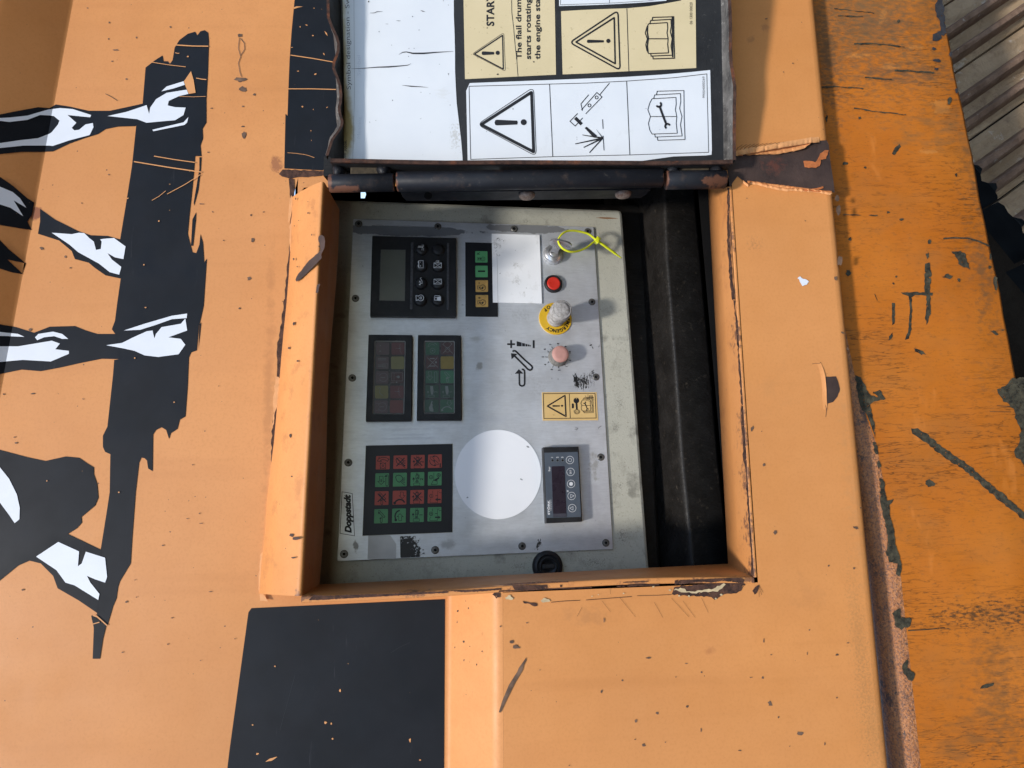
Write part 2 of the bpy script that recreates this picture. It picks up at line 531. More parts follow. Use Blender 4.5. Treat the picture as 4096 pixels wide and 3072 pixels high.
c = t.stain(c, PB.shifted(-.02).p3(*nat('C6', 900, 120)), .18, .14, (.155, .085, .036), 260, .43, .70, .85, .30, (1, 1, .5))
for (x, y, ru, rv, am) in ((1560, 1500, .03, .16, .7), (1500, 900, .03, .10, .6), (1350, 60, .05, .06, .75)):
    c = t.stain(c, PB.shifted(-.02).p3(*nat('C6', x, y)), ru, rv, (.13, .07, .03), 240, .50, .74, am, .4, (1, 1, .6))
c = t.stain(c, PB.shifted(-.02).p3(*nat('C8', 2100, 800)), .06, .16, (.15, .07, .025), 200, .50, .76, .7, .4, (1, 1, .5))
c = t.stain(c, PB.shifted(-.02).p3(*nat('C6', 700, 300)), .03, .16, (.12, .06, .025), 320, .48, .70, .8, .4, (1, 1, .5))
c = t.mix(t.rng(t.noise(20, 4, .6, t.mp((.35, 1, 1), (1, 7, 2), (0, .5, 0))), .65, .70, 0, .5), c, (.60, .20, .035))
for (cr_, x, y, ru, rv, col, ns, lo, hi, am, g) in (
        ('D8', 270, 280, .02, .07, (.02, .02, .022), 160, .47, .55, 1, .7),
        ('C6', 900, 250, .09, .03, (.12, .068, .032), 150, .44, .66, .75, .5),
        ('C6', 1050, 500, .12, .03, (.12, .065, .032), 150, .47, .66, .75, .5),
        ('C6', 880, 60, .09, .05, (.17, .095, .040), 120, .40, .68, .75, .5), ('C6', 1250, 800, .12, .05, (.20, .10, .035), 140, .46, .7, .6, .4),
        ('C7', 1450, 600, .05, .06, (.16, .075, .03), 150, .47, .65, .6, .6),
        ('C8', 1950, 400, .12, .03, (.05, .03, .015), 420, .50, .64, .85, .4),
        ('C8', 1850, 950, .12, .06, (.17, .075, .022), 90, .5, .7, .6, .5)):
    X, Y = nat(cr_, x, y)
    c = t.stain(c, PB.shifted(-.05).p3(X, Y), ru, rv, col, ns, lo, hi, am, g, (1, 1, .4))
b = t.bump(t.noise(4, 2), .4, .01)
t.bump(cr, -.25, .0006, b)
M_beam = t.done(c, t.rng(t.noise(40, 4), .3, .7, .5, .75), 0, .3)
t = NT('beam_edge_paint')
c = t.mix(t.rng(t.noise(90, 4), .35, .65), (.36, .125, .030), (.44, .175, .055))
c = t.mix(t.rng(t.noise(48, 6, .8), .57, .62, 0, .9), c, (.028, .024, .024))
c = t.mix(t.rng(t.noise(520, 4, .75), .44, .60, 0, .8), c, (.085, .040, .028))
t.bump(t.noise(560, 4, .7), .8, .0016)
M_edge = t.done(c, .34, 0, .6)
# black film decal with fine scratches
t = NT('black_film')
c = t.mix(t.rng(t.noise(18, 4), .35, .7), (.005, .006, .0085), (.009, .0102, .0135))
c = t.mix(t.rng(t.noise(240, 4, .7, t.mp((.06, 1, 1), (0, 0, 0), (0, .12, 0))), .66, .74, 0, .35), c, (.07, .07, .075))
c = t.mix(t.rng(t.noise(150, 2, .5), .755, .77), c, (.25, .13, .05))
M_film = t.done(c, t.rng(t.noise(30, 4), .3, .7, .42, .6), 0, .18)
M_white_film = plain('white_film', (.66, .68, .72), .5, vary=.04, scale=25)
M_scratch = plain('bare_orange_scratch', (.60, .27, .095), .6, vary=.08)
# rust
t = NT('rust')
c = t.mix(t.rng(t.noise(120, 6, .7), .35, .65), (.022, .013, .011), (.075, .038, .026))
c = t.mix(t.rng(t.noise(45, 5, .7), .55, .7), c, (.15, .05, .022))
t.bump(t.noise(400, 5, .7), .5, .0012)
M_rust = t.done(c, .8, 0, .2)
def worn(name, dark, mid, sc=330, lo=.34, hi=.40):
    t = NT(name)
    c = t.mix(t.rng(t.noise(150, 5, .7), .35, .65), dark, mid)
    t.lk(t.rng(t.noise(sc, 5, .75, t.mp((1, 1, .8))), lo, hi), t.b.inputs['Alpha'])
    t.bump(t.noise(400, 5, .7), .5, .001)
    return t.done(c, .8, 0, .2)
M_rust_worn = worn('worn_rust', (.030, .017, .014), (.105, .050, .033))
M_chip = plain('brown_chip', (.12, .070, .044), .75, vary=.6, scale=70)
t = NT('bare_brown_primer')
c = t.mix(t.rng(t.noise(35, 5, .65), .35, .7), (.034, .021, .018), (.066, .040, .032))
c = t.stain(c, PB.p3(*nat('C6', 410, 920)), .022, .02, (.11, .035, .022), 200, .48, .7, .7, .4)
c = t.mix(t.rng(t.noise(260, 4, .7), .66, .75, 0, .6), c, (.14, .075, .045))
t.bump(t.noise(300, 5, .7), .35, .001)
M_primer = t.done(c, .62, 0, .35)
M_flake = plain('peeled_paint', (.66, .31, .12), .6, vary=.12, scale=140)
M_dust = plain('chipped_filler', (.50, .38, .22), .8, vary=.2, scale=200)
# control panel plate: brushed aluminium under a matt film
t = NT('brushed_aluminium')
c = t.mix(t.rng(t.noise(9, 4), .35, .65), (.62, .64, .67), (.70, .72, .75))
c = t.mix(t.rng(t.noise(70, 5, .65), .40, .75, 0, .3), c, (.41, .41, .40))
c = t.mix(t.rng(t.noise(500, 3, .7, t.mp((1, 1, .12))), .4, .7, 0, .22), c, (.36, .37, .39))
c = t.mix(t.rng(t.noise(240, 3, .5), .70, .76, 0, .65), c, (.58, .59, .60))
c = t.mix(t.rng(t.noise(330, 4, .6, t.mp((1, 1, 1), (3, 3, 3))), .71, .75, 0, .8), c, (.10, .10, .10))
def pst(c, crop, x, y, ru, rv, col, ns, lo, hi, am, g, st=(1, 1, 1), rot=0.0):
    return t.stain(c, PP.p3(*nat(crop, x, y)), ru, rv, col, ns, lo, hi, am, g, st, rot)
# darker film ghost along the upper edge, water marks, hand dirt, grease
c = pst(c, 'C1', 500, 335, .17, .0115, (.19, .20, .22), 30, .42, .46, .85, 1.1)
c = pst(c, 'C1', 1200, 325, .10, .010, (.25, .25, .25), 40, .42, .46, .8, 1.1)
c = pst(c, 'C1', 500, 305, .15, .0028, (.60, .62, .66), 60, .40, .5, .7, 1.0)
c = pst(c, 'C1', 925, 1085, .007, .008, (.25, .235, .205), 130, .36, .6, .7, .8)
c = pst(c, 'C1', 910, 935, .02, .009, (.34, .33, .30), 160, .47, .7, .5, .5, (1, 1, .3))
c = pst(c, 'C1', 1180, 1160, .015, .018, (.50, .51, .52), 300, .50, .70, .6, .45)
c = pst(c, 'C1', 1250, 1200, .03, .04, (.50, .51, .52), 420, .58, .68, .6, .3)
c = pst(c, 'C1', 1000, 1380, .07, .012, (.52, .54, .58), 70, .48, .65, .55, .6, (1, 1, .25))
c = pst(c, 'C1', 1350, 1390, .06, .008, (.58, .59, .60), 110, .48, .6, .7, .6, (1, 1, .25))
c = pst(c, 'C1', 1150, 800, .03, .018, (.47, .48, .50), 420, .56, .66, .5, .3)
c = pst(c, 'C1', 1500, 1168, .024, .019, (.012, .012, .012), 800, .55, .60, .95, .42, (.35, 1, 1), .25)
c = pst(c, 'C1', 1458, 1165, .007, .017, (.010, .010, .010), 600, .50, .56, .97, .7, (.4, 1, 1), .2)
c = pst(c, 'C1', 1550, 1120, .006, .008, (.03, .03, .03), 800, .57, .63, .9, .45)
c = pst(c, 'C2', 1250, 935, .007, .012, (.012, .012, .012), 800, .55, .60, .95, .48, (.5, 1, 1), -.5)
c = pst(c, 'C2', 240, 945, .005, .012, (.12, .11, .10), 160, .42, .6, .8, .8)
c = pst(c, 'C2', 1560, 500, .012, .03, (.30, .29, .25), 150, .5, .7, .6, .5)
c = pst(c, 'C2', 1560, 690, .02, .05, (.53, .53, .57), 80, .5, .65, .5, .5)
c = pst(c, 'C2', 740, 940, .02, .010, (.27, .27, .28), 100, .45, .7, .6, .6)
for yy in (300, 330, 350):
    c = pst(c, 'C2', 520, yy, .09, .004, (.40, .41, .46), 90, .47, .65, .4, .6, (1, 1, .2))
b = t.bump(t.noise(700, 3, .6, t.mp((1, 1, .08))), .08, .0004)
M_plate = t.done(c, t.rng(t.noise(26, 5), .3, .7, .34, .50), .55, .5)
M_plate_edge = plain('aluminium_edge', (.55, .56, .58), .35, .6)
# grey textured cabinet enamel
t = NT('grey_enamel')
c = t.mix(t.rng(t.noise(12, 4), .35, .65), (.38, .37, .305), (.45, .44, .365))
c = t.mix(t.rng(t.noise(48, 6, .72), .52, .72, 0, .6), c, (.20, .19, .155))
c = t.mix(t.rng(t.noise(520, 3, .7), .58, .70, 0, .55), c, (.13, .125, .10))
c = t.mix(t.rng(t.noise(30, 4, .6, t.mp((1, 1, 1), (2, 9, 2))), .60, .70, 0, .6), c, (.12, .115, .095))
for (cr_, x, y, ru, rv, am) in (('C1', 1190, 280, .016, .006, .8), ('C1', 1700, 1290, .012, .03, .6), ('C1', 1680, 1420, .012, .012, .9),
                                ('C2', 1700, 610, .014, .010, .9), ('C2', 1560, 1040, .03, .012, .8), ('C2', 1150, 1060, .025, .01, .7),
                                ('C2', 1720, 890, .016, .02, .8), ('C2', 620, 1075, .006, .007, .8), ('C1', 1300, 270, .02, .006, .5)):
    c = t.stain(c, PP.p3(*nat(cr_, x, y)), ru, rv, (.10, .098, .08), 800, .56, .68, am * .75, .33, (1, 1, 1))
c = t.stain(c, PP.p3(*nat('C1', 1640, 262)), .022, .002, (.20, .08, .02), 60, .35, .5, .95, 1.0)
t.bump(t.noise(750, 2, .5), .28, .0009)
M_cab = t.done(c, t.rng(t.noise(30, 4), .3, .7, .42, .6), 0, .4)
t = NT('black_plastic')
c = t.mix(t.rng(t.noise(45, 5, .65), .4, .75), (.0075, .0078, .0085), (.020, .020, .022))
c = t.mix(t.rng(t.noise(200, 4, .7), .64, .74, 0, .5), c, (.045, .045, .046))
t.bump(t.noise(1500, 2), .15, .0004)
M_plastic = t.done(c, t.rng(t.noise(60, 4), .3, .7, .42, .65), 0, .35)
M_membrane = plain('black_membrane', (.0085, .009, .012), .45, vary=.25, scale=30)
M_print = plain('black_print', (.010, .010, .013), .5, vary=.1)
M_print_fade = plain('faded_grey_print', (.11, .115, .13), .6, vary=.1)
M_white_print = plain('white_print', (.62, .63, .64), .5, vary=.06)
M_grey_print = plain('grey_groove', (.055, .055, .06), .5, vary=.4, scale=300)
M_red_key = plain('red_key', (.36, .062, .042), .45, vary=.08, scale=90)
M_green_key = plain('green_key', (.075, .245, .10), .45, vary=.08, scale=90)
M_green_key2 = plain('light_green_key', (.105, .36, .145), .45, vary=.08, scale=90)
M_amber_key = plain('amber_key', (.56, .33, .095), .45, vary=.12, scale=120)
t = NT('white_vinyl')
c = t.mix(t.rng(t.noise(16, 4), .3, .7), (.60, .625, .655), (.66, .68, .70))
c = t.mix(t.rng(t.noise(60, 6, .75), .60, .76, 0, .25), c, (.42, .42, .40))
c = t.mix(t.rng(t.noise(190, 3, .5), .735, .765, 0, .7), c, (.10, .10, .10))
M_vinyl = t.done(c, .48, 0, .4)
t = NT('soiled_paper')
c = t.mix(t.rng(t.noise(12, 4), .3, .7), (.76, .77, .78), (.82, .83, .84))
c = t.mix(t.rng(t.noise(75, 6, .75), .55, .75, 0, .4), c, (.40, .39, .36))
for (x, y, r1) in ((920, 670, .009), (930, 930, .012), (1045, 1165, .008), (640, 230, .007), (600, 330, .012)):
    c = t.stain(c, PP.p3(*nat('D7', x, y)), r1, r1, (.36, .35, .32), 420, .50, .70, .55, .45)
M_paper = t.done(c, .75, 0, .2)
M_disc = plain('blank_white_vinyl', (.79, .80, .82), .45, vary=.02, scale=20)
t = NT('aged_white_sheet')
c = t.mix(t.rng(t.noise(14, 4), .3, .7), (.60, .625, .655), (.66, .68, .70))
c = t.mix(t.rng(t.noise(190, 3, .5), .735, .765, 0, .7), c, (.10, .10, .10))
c = t.stain(c, PL.p3(*nat('E1', 545, 1250)), .014, .075, (.30, .22, .07), 30, .30, .62, .95, .9)
c = t.stain(c, PL.p3(*nat('E1', 520, 500)), .007, .13, (.42, .36, .20), 30, .35, .65, .8, .8)
c = t.stain(c, PL.p3(*nat('E1', 1590, 1300)), .012, .035, (.40, .39, .36), 500, .55, .68, .6, .4)
c = t.stain(c, PL.p3(*nat('E1', 1480, 900)), .02, .02, (.52, .52, .50), 400, .56, .7, .35, .4, (1, 1, .3))
M_sheet = t.done(c, .5, 0, .35)
t = NT('beige_vinyl')
c = t.mix(t.rng(t.noise(18, 4), .3, .7), (.56, .46, .27), (.62, .51, .31))
c = t.mix(t.rng(t.noise(300, 3, .6), .66, .72, 0, .55), c, (.30, .23, .12))
M_beige = t.done(c, .5, 0, .4)
t = NT('amber_vinyl')
c = t.mix(t.rng(t.noise(30, 4), .3, .7), (.60, .40, .15), (.66, .45, .19))
c = t.stain(c, PP.p3(*nat('D5', 1500, 1150)), .013, .010, (.015, .014, .012), 900, .57, .63, .95, .40, (.6, 1, 1), .3)
c = t.mix(t.rng(t.noise(300, 3, .6), .69, .74, 0, .6), c, (.2, .13, .05))
M_amber = t.done(c, .5, 0, .4)
M_yellow = plain('yellow_ring', (.60, .36, .020), .42, vary=.08, scale=80)
t = NT('worn_grey_knob')
c = t.mix(t.rng(t.noise(240, 5, .7), .35, .65), (.22, .205, .19), (.43, .41, .39))
c = t.mix(t.rng(t.noise(420, 4, .7), .60, .68, 0, .7), c, (.10, .085, .07))
t.bump(t.noise(700, 4, .7), .4, .0008)
M_knob = t.done(c, .7, 0, .25)
M_pink = plain('faded_pink_cap', (.46, .24, .20), .6, vary=.06, scale=300, bump=.1)
M_knob_side = plain('grey_knob_side', (.16, .15, .135), .6, vary=.3, scale=250)
M_red_lens = plain('red_lens', (.52, .030, .018), .35, vary=.08, scale=150)
M_chrome = plain('dull_chrome', (.48, .48, .49), .32, .75, vary=.2, scale=200)
M_zinc = plain('corroded_zinc', (.40, .41, .42), .55, .4, vary=.35, scale=260, bump=.3, bscale=500)
M_steel = plain('screw_steel', (.15, .145, .135), .42, .55, vary=.3, scale=300)
M_dark = plain('dark_recess', (.006, .006, .006), .7, vary=.2)
M_tie = plain('yellow_nylon', (.62, .66, .020), .4, vary=.08, scale=300)
t = NT('lcd_glass')
c = t.mix(t.rng(t.noise(20, 4), .3, .7), (.095, .100, .082), (.125, .130, .106))
c = t.mix(t.rng(t.noise(190, 5, .75), .58, .72, 0, .3), c, (.13, .13, .115))
M_lcd = t.done(c, .3, 0, .5)
M_smoke = plain('smoked_display', (.022, .016, .024), .3, vary=.15, scale=120)
M_bluegrey = plain('blue_grey_foil', (.070, .086, .108), .42, vary=.12, scale=50)
t = NT('lid_black_paint')
c = t.mix(t.rng(t.noise(22, 4), .35, .7), (.010, .0105, .012), (.021, .021, .022))
c = t.mix(t.rng(t.noise(240, 4, .7), .62, .72, 0, .5), c, (.09, .085, .08))
t.bump(t.noise(420, 4), .25, .0008)
M_lid = t.done(c, t.rng(t.noise(35, 4), .3, .7, .42, .66), 0, .4)
t = NT('dusty_grey_flange')
c = t.mix(t.rng(t.noise(60, 6, .7), .38, .66), (.035, .032, .029), (.12, .11, .098))
c = t.mix(t.rng(t.noise(260, 4, .7), .6, .7, 0, .6), c, (.33, .31, .27))
t.bump(t.noise(300, 4), .3, .0008)
M_flange = t.done(c, .7, 0, .25)
t = NT('hinge_black_paint')
c = t.mix(t.rng(t.noise(25, 4), .35, .7), (.007, .0075, .010), (.015, .016, .020))
c = t.mix(t.rng(t.noise(180, 4, .7), .62, .72, 0, .5), c, (.10, .085, .072))
c = t.mix(t.rng(t.noise(55, 5, .75), .56, .70, 0, .55), c, (.055, .036, .028))
for (cr_, x, y, ru, rv) in (('E3', 820, 330, .006, .02), ('E3', 300, 390, .03, .005), ('E4', 1040, 270, .007, .02), ('E4', 1380, 290, .026, .010), ('E3', 180, 330, .006, .02)):
    c = t.stain(c, PB.p3(*nat(cr_, x, y), .012), ru, rv, (.13, .055, .032), 160, .44, .56, .9, .8)
t.bump(t.noise(500, 3), .15, .0006)
M_hinge = t.done(c, t.rng(t.noise(40, 4), .3, .7, .38, .6), 0, .22)
t = NT('rusty_bolt_head')
c = t.mix(t.rng(t.noise(220, 5, .7), .35, .65), (.16, .10, .075), (.36, .29, .24))
t.bump(t.noise(600, 4), .4, .0008)
M_bolt = t.done(c, .6, .3, .3)
t = NT('sooty_black_steel')
c = t.mix(t.rng(t.noise(30, 5), .35, .7), (.010, .0088, .0078), (.017, .0148, .013))
c = t.mix(t.rng(t.noise(140, 5, .7), .6, .72, 0, .6), c, (.075, .060, .045))
t.bump(t.noise(190, 5, .7, t.mp((1, 1, .3))), .5, .002)
M_soot = t.done(c, t.rng(t.noise(60, 4), .3, .7, .35, .6), 0, .22)
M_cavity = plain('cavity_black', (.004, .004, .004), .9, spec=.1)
# worn steel of the crawler track
t = NT('worn_track_steel')
c = t.mix(t.rng(t.noise(10, 5, .6), .35, .65), (.32, .225, .135), (.44, .325, .21))
c = t.mix(t.rng(t.noise(60, 6, .7), .54, .70, 0, .7), c, (.20, .13, .085))
c = t.mix(t.rng(t.noise(30, 5, .7, t.mp((1, 1, 1), (5, 1, 3))), .60, .68, 0, .7), c, (.58, .54, .48))
t.bump(t.noise(120, 6, .7), .7, .004)
M_track = t.done(c, .75, .1, .25)
t = NT('rusty_grouser')
c = t.mix(t.rng(t.noise(60, 6, .7), .35, .65), (.15, .092, .062), (.25, .16, .108))
c = t.mix(t.rng(t.noise(90, 4, .6), .66, .70), c, (.34, .30, .26))
t.bump(t.noise(140, 6, .7), .7, .004)
M_grouser = t.done(c, .75, .1, .25)
t = NT('packed_earth')
c = t.mix(t.rng(t.noise(3, 6, .6), .35, .65), (.016, .010, .006), (.034, .023, .014))
c = t.mix(t.rng(t.noise(40, 5, .7), .5, .7, 0, .6), c, (.02, .013, .008))
t.bump(t.noise(30, 6, .7), .6, .02)
M_ground = t.done(c, .95, 0, .0)

# ================================================================ ground
mb = MB()
G = 150.0
mb.add([(1.5, -G, -G), (1.5, G, -G), (1.5, G, G), (1.5, -G, G)], [(0, 1, 2, 3)])
o = mb.build('ground', M_ground, kind='structure')

# ================================================================ housing
TOPV, BOTV = 0.75, -0.70                       # how far the wall runs along v
hous = thing('machine_housing', 'faded orange sheet metal machine wall with a bull decal and a square hatch opening', 'machine housing', (0.25, -0.3, 0))
def b2(crop, x, y): return PB.px(*nat(crop, x, y))
# opening corners on the wall face
BL, BR = PB.px(1206, 2385), PB.px(3014, 2309)
TR, TL = PB.px(2915, 748), PB.px(1294, 720)
DW = -0.066                                    # depth of the opening's returns
PD = PB.shifted(DW)
BLf, BRf, TRf, TLf = PD.px(1277, 2338), PD.px(2912, 2255), PD.px(2832, 757), PD.px(1356, 757)
# lines that run along v: given two picture points, extend to any v
def vline(plane, n1, n2):
    a, b = plane.px(*n1), plane.px(*n2)
    k = (b[0] - a[0]) / (b[1] - a[1])
    return lambda v: a[0] + (v - a[1]) * k
stepA = vline(PA, nat('N', 1800, 2440), nat('N', 1795, 3060))
stepB = lambda v: stepA(v) + 0.041
edgeB = vline(PB, nat('C6', 640, 0), nat('C8', 1590, 1134))
bendA = vline(PA, nat('C4', 345, 0), nat('C4', 60, 1545))
seam = [nat('E5', 560, 165), nat('E5', 543, 560), nat('E5', 528, 900), nat('E5', 522, 1180), nat('C5', 1250, 150), nat('C5', 1215, 520), nat('C5', 1172, 960), nat('C5', 1150, 1200), nat('E6', 75, 500)]
seamA = [PA.px(*p) for p in seam]
vb, vt = BL[1], TL[1]
# upper sheet (plane A): left column, below and above the opening
mb = MB()
pts = [(bendA(BOTV), BOTV), (stepA(BOTV), BOTV), (stepA(vb), vb), (seamA[-1][0] + .006, vb)] + [(p[0] + .006, p[1]) for p in seamA[::-1]] + \
      [(seamA[0][0], vt - .004), (seamA[0][0] + .012, vt + .012), (stepA(vt), vt + .012), (stepA(TOPV), TOPV), (bendA(TOPV), TOPV)]
flat(mb, PA, pts, 0)
# fold outwards to the overhanging upper wall
wA = -0.040
def fold(v):
    u0 = bendA(v)
    p = [(u0 + .0006, wA), (u0 - .0006, wA + .0005), (u0 - .002, wA + .00145), (u0 - .044, wA + .0299), (u0 - .049, wA + .0328), (u0 - .054, wA + .0348), (u0 - .060, wA + .0360), (u0 - .40, wA + .060)]
    return [(q[0], v, q[1]) for q in p]
loft(mb, [fold(BOTV + (TOPV - BOTV) * k / 8) for k in range(9)], smooth=True)
o = mb.build('upper_sheet', M_paint, hous)
# step between the two sheets, below and above the opening
for va, vb_ in ((BOTV, BL[1] + .002), (TL[1] + .014, TOPV)):
    mb = MB(); rows = []
    for k in range(5):
        v = va + (vb_ - va) * k / 4
        A0, B0 = (stepA(v), v, wA), (stepB(v), v, 0.0)
        pr = bez((stepA(v) - .01, v, wA + 1e-4), A0, B0, .25, .06, 4) + bez(A0, B0, (stepB(v) + .02, v, 1e-4), .10, .30, 5)
        rows.append(pr)
    loft(mb, rows, smooth=True)
    mb.build('step_sheet', M_paint, hous)
# lower sheet (plane B) with rolled lower edge
mb = MB()
pts = [(stepB(BOTV) + .006, BOTV), (edgeB(BOTV) - .008, BOTV), (edgeB(TOPV) - .008, TOPV), (stepB(TOPV) + .006, TOPV), (stepB(TR[1] + .01) + .006, TR[1] + .01),
       (TR[0] + .0035, TR[1] + .01), (BR[0] + .0035, BR[1] - .0045), (stepB(BL[1]) + .006, BL[1] - .004 + (BR[1] - BL[1]) * .4)]
flat(mb, PB, pts, 0)
rows = []
for k in range(9):
    v = BOTV + (TOPV - BOTV) * k / 8
    e = edgeB(v)
    rows.append(bez((e - .02, v, 0), (e, v, 0), (e, v, -.03), .4, .27, 6) + [Vector((e - .002, v, -.05)), Vector((e - .03, v, -.052))])
loft(mb, rows, smooth=True)
mb.build('lower_sheet', M_paint, hous)
# unseen roof sheet added behind the upper wall to block light inside and below
mb = MB(); rows = []
for k in range(3):
    v = BOTV + (TOPV - BOTV) * k / 2
    u0 = bendA(v) - .40
    rows.append([Vector((u0, v, wA + .060)), Vector((u0 - .02, v, wA + .05)), Vector((u0 - .03, v, wA)), Vector((u0 - .03, v, -1.3))])
loft(mb, rows)
mb.build('light_block_roof', M_paint, hous)
# frame of the opening: upper flange strip that rolls into its return
N_ = 14
def lerp(a, b, t): return tuple(x * (1 - t) + y * t for x, y in zip(a, b))
def along(pts, v):                              # u on a polyline at height v
    for i in range(len(pts) - 1):
        p, q = pts[i], pts[i + 1]
        if (p[1] - v) * (q[1] - v) <= 0 and p[1] != q[1]:
            return p[0] + (q[0] - p[0]) * (v - p[1]) / (q[1] - p[1])
    return pts[0][0] if abs(v - pts[0][1]) < abs(v - pts[-1][1]) else pts[-1][0]
mb = MB(); rows = []
r_ = random.Random(3)
for k in range(N_ + 1):
    t = k / N_
    v = BL[1] + (TL[1] - BL[1]) * t
    su = along(seamA, v)
    S = Vector((su + .0022 + r_.uniform(-.0006, .0006), v, wA + .0045 + r_.uniform(-.0008, .0008)))
    nu = BL[0] + (TL[0] - BL[0]) * t
    fu = BLf[0] + (TLf[0] - BLf[0]) * t
    n = Vector((nu, v, 0)); f = Vector((fu, v, DW))
    bow = .0015 * math.sin(t * 9)
    rows.append([S + Vector((.001, 0, -.0035)), S, S + (n - S) * .35 + Vector((0, 0, .0015 + bow * .3)), S + (n - S) * .7 + Vector((0, 0, .0012))] + bez(S, n, f, .17, .13, 7) + [n + (f - n) * .5, f + Vector((bow, 0, 0)), f + Vector((-.004, 0, -.001))])
loft(mb, rows, smooth=True)
for r_end in (rows[0], rows[-1]):                # folded ends of the flange strip
    k_ = len(r_end) - 4
    vv_ = r_end[0].y
    cap_ = [Vector(p) for p in r_end[1:k_ + 1]] + [Vector((r_end[k_].x, vv_, wA - .003)), Vector((r_end[1].x, vv_, wA - .003))]
    mb.add(cap_, [tuple(range(len(cap_)))])
mb.build('frame_flange', M_frame, hous, 'bright upper flange strip rolled over into the opening')
# side return at the bottom of the picture, standing on the upper sheet, with a chipped rim
mb = MB(); rows = []
rim = .0052
for k in range(17):
    t = k / 16
    n = Vector((BL[0] + (BR[0] - BL[0]) * t, BL[1] + (BR[1] - BL[1]) * t + .0022 * math.sin(t * PI) - .0018 * math.sin(t * PI * 2), .0010))
    f = Vector((BLf[0] + (BRf[0] - BLf[0]) * t, BLf[1] + (BRf[1] - BLf[1]) * t, DW))
    out = n + Vector((0, -rim, 0)); down = out + Vector((0, -.001, -.045))
    rows.append([down] + bez(down, out, n, .03, .25, 3) + bez(out, n, f, .25, .02, 3) + [f, f + Vector((0, -.004, 0))])
loft(mb, rows, smooth=True)
mb.build('frame_side', M_frame, hous, 'shaded side return of the opening with a chipped rim')
# lower return, faces up
mb = MB(); rows = []
for k in range(13):
    t = k / 12
    n = Vector((BR[0] + (TR[0] - BR[0]) * t, BR[1] + (TR[1] - BR[1]) * t, .0008))
    f = Vector((BRf[0] + (TRf[0] - BRf[0]) * t, BRf[1] + (TRf[1] - BRf[1]) * t, DW))
    out = n + Vector((.0028, 0, 0))
    rows.append([out + Vector((0, 0, -.006))] + bez(out + Vector((0, 0, -.01)), out, n, .05, .3, 2) + bez(out, n, f, .3, .02, 3) + [n + (f - n) * .5, f, f + Vector((.004, 0, 0))])
loft(mb, rows, smooth=True)
mb.build('frame_ledge', M_frame, hous, 'sunlit lower return of the opening')
# hinge-side return: shallow
mb = MB()
rows = []
for t in (0, .5, 1):
    n = Vector((TL[0] + (TR[0] - TL[0]) * t, TL[1] + .004, .0))
    rows.append([n + Vector((0, .02, 0)), n, n + Vector((0, .004, -.02)), n + Vector((0, .03, -.021))])
loft(mb, rows)
mb.build('frame_hinge_side', M_soot, hous)  # black instead of orange: colour stands for the dark gap under the hinge
# dark cavity behind the opening; one small gap in its back lets the sky through
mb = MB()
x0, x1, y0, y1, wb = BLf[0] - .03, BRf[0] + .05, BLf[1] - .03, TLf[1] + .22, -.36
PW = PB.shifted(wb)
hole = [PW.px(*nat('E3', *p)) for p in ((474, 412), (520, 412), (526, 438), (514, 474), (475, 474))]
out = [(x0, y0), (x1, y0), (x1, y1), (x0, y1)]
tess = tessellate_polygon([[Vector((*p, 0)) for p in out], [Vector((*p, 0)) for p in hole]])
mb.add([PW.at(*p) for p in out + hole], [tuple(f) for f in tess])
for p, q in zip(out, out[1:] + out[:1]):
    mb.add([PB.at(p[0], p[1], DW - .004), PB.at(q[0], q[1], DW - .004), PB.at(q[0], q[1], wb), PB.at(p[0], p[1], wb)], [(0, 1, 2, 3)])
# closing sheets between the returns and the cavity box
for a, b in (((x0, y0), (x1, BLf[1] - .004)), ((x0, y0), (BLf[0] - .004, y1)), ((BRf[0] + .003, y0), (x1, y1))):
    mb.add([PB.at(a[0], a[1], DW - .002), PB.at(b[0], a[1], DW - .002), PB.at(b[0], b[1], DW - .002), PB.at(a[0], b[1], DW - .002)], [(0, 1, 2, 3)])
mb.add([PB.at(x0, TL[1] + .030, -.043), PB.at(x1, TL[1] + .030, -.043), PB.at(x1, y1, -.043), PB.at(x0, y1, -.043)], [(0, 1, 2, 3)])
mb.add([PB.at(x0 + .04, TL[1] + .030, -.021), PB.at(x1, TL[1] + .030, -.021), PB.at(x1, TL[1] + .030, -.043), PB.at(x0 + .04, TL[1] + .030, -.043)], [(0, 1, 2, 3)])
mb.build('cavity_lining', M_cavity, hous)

# ---- decals on the housing
foldo = lambda v: Vector((bendA(v), v, wA))
e_v = (foldo(.4) - foldo(-.4)).normalized()
e_o = Vector((-.048, 0, .03255)).normalized()
e_o = (e_o - e_v * e_o.dot(e_v)).normalized()
PO = Plane(foldo(0) + Vector((0, 0, .0002)), -e_o, e_v)
if PO.n.z < 0: PO = Plane(PO.o, e_v, -e_o)
LA, LB = nat('C4', 345, 0), nat('C4', 60, 1545)
def decal(name, crop_polys, mat, label, h):
    mbA, cnt = MB(), 0
    cA, cO = Cv(PA, 'N', h, mbA), Cv(PO, 'N', h, mbA)
    for crop, pts in crop_polys:
        P = [nat(crop, *p) for p in pts]
        for cv, kp in ((cA, 1), (cO, -1)):
            q = clip(P, LA, LB, kp)
            if len(q) >= 3 and abs(area2(q)) > 20: cv.poly(q)
    return mbA.build(name, mat, hous, label)
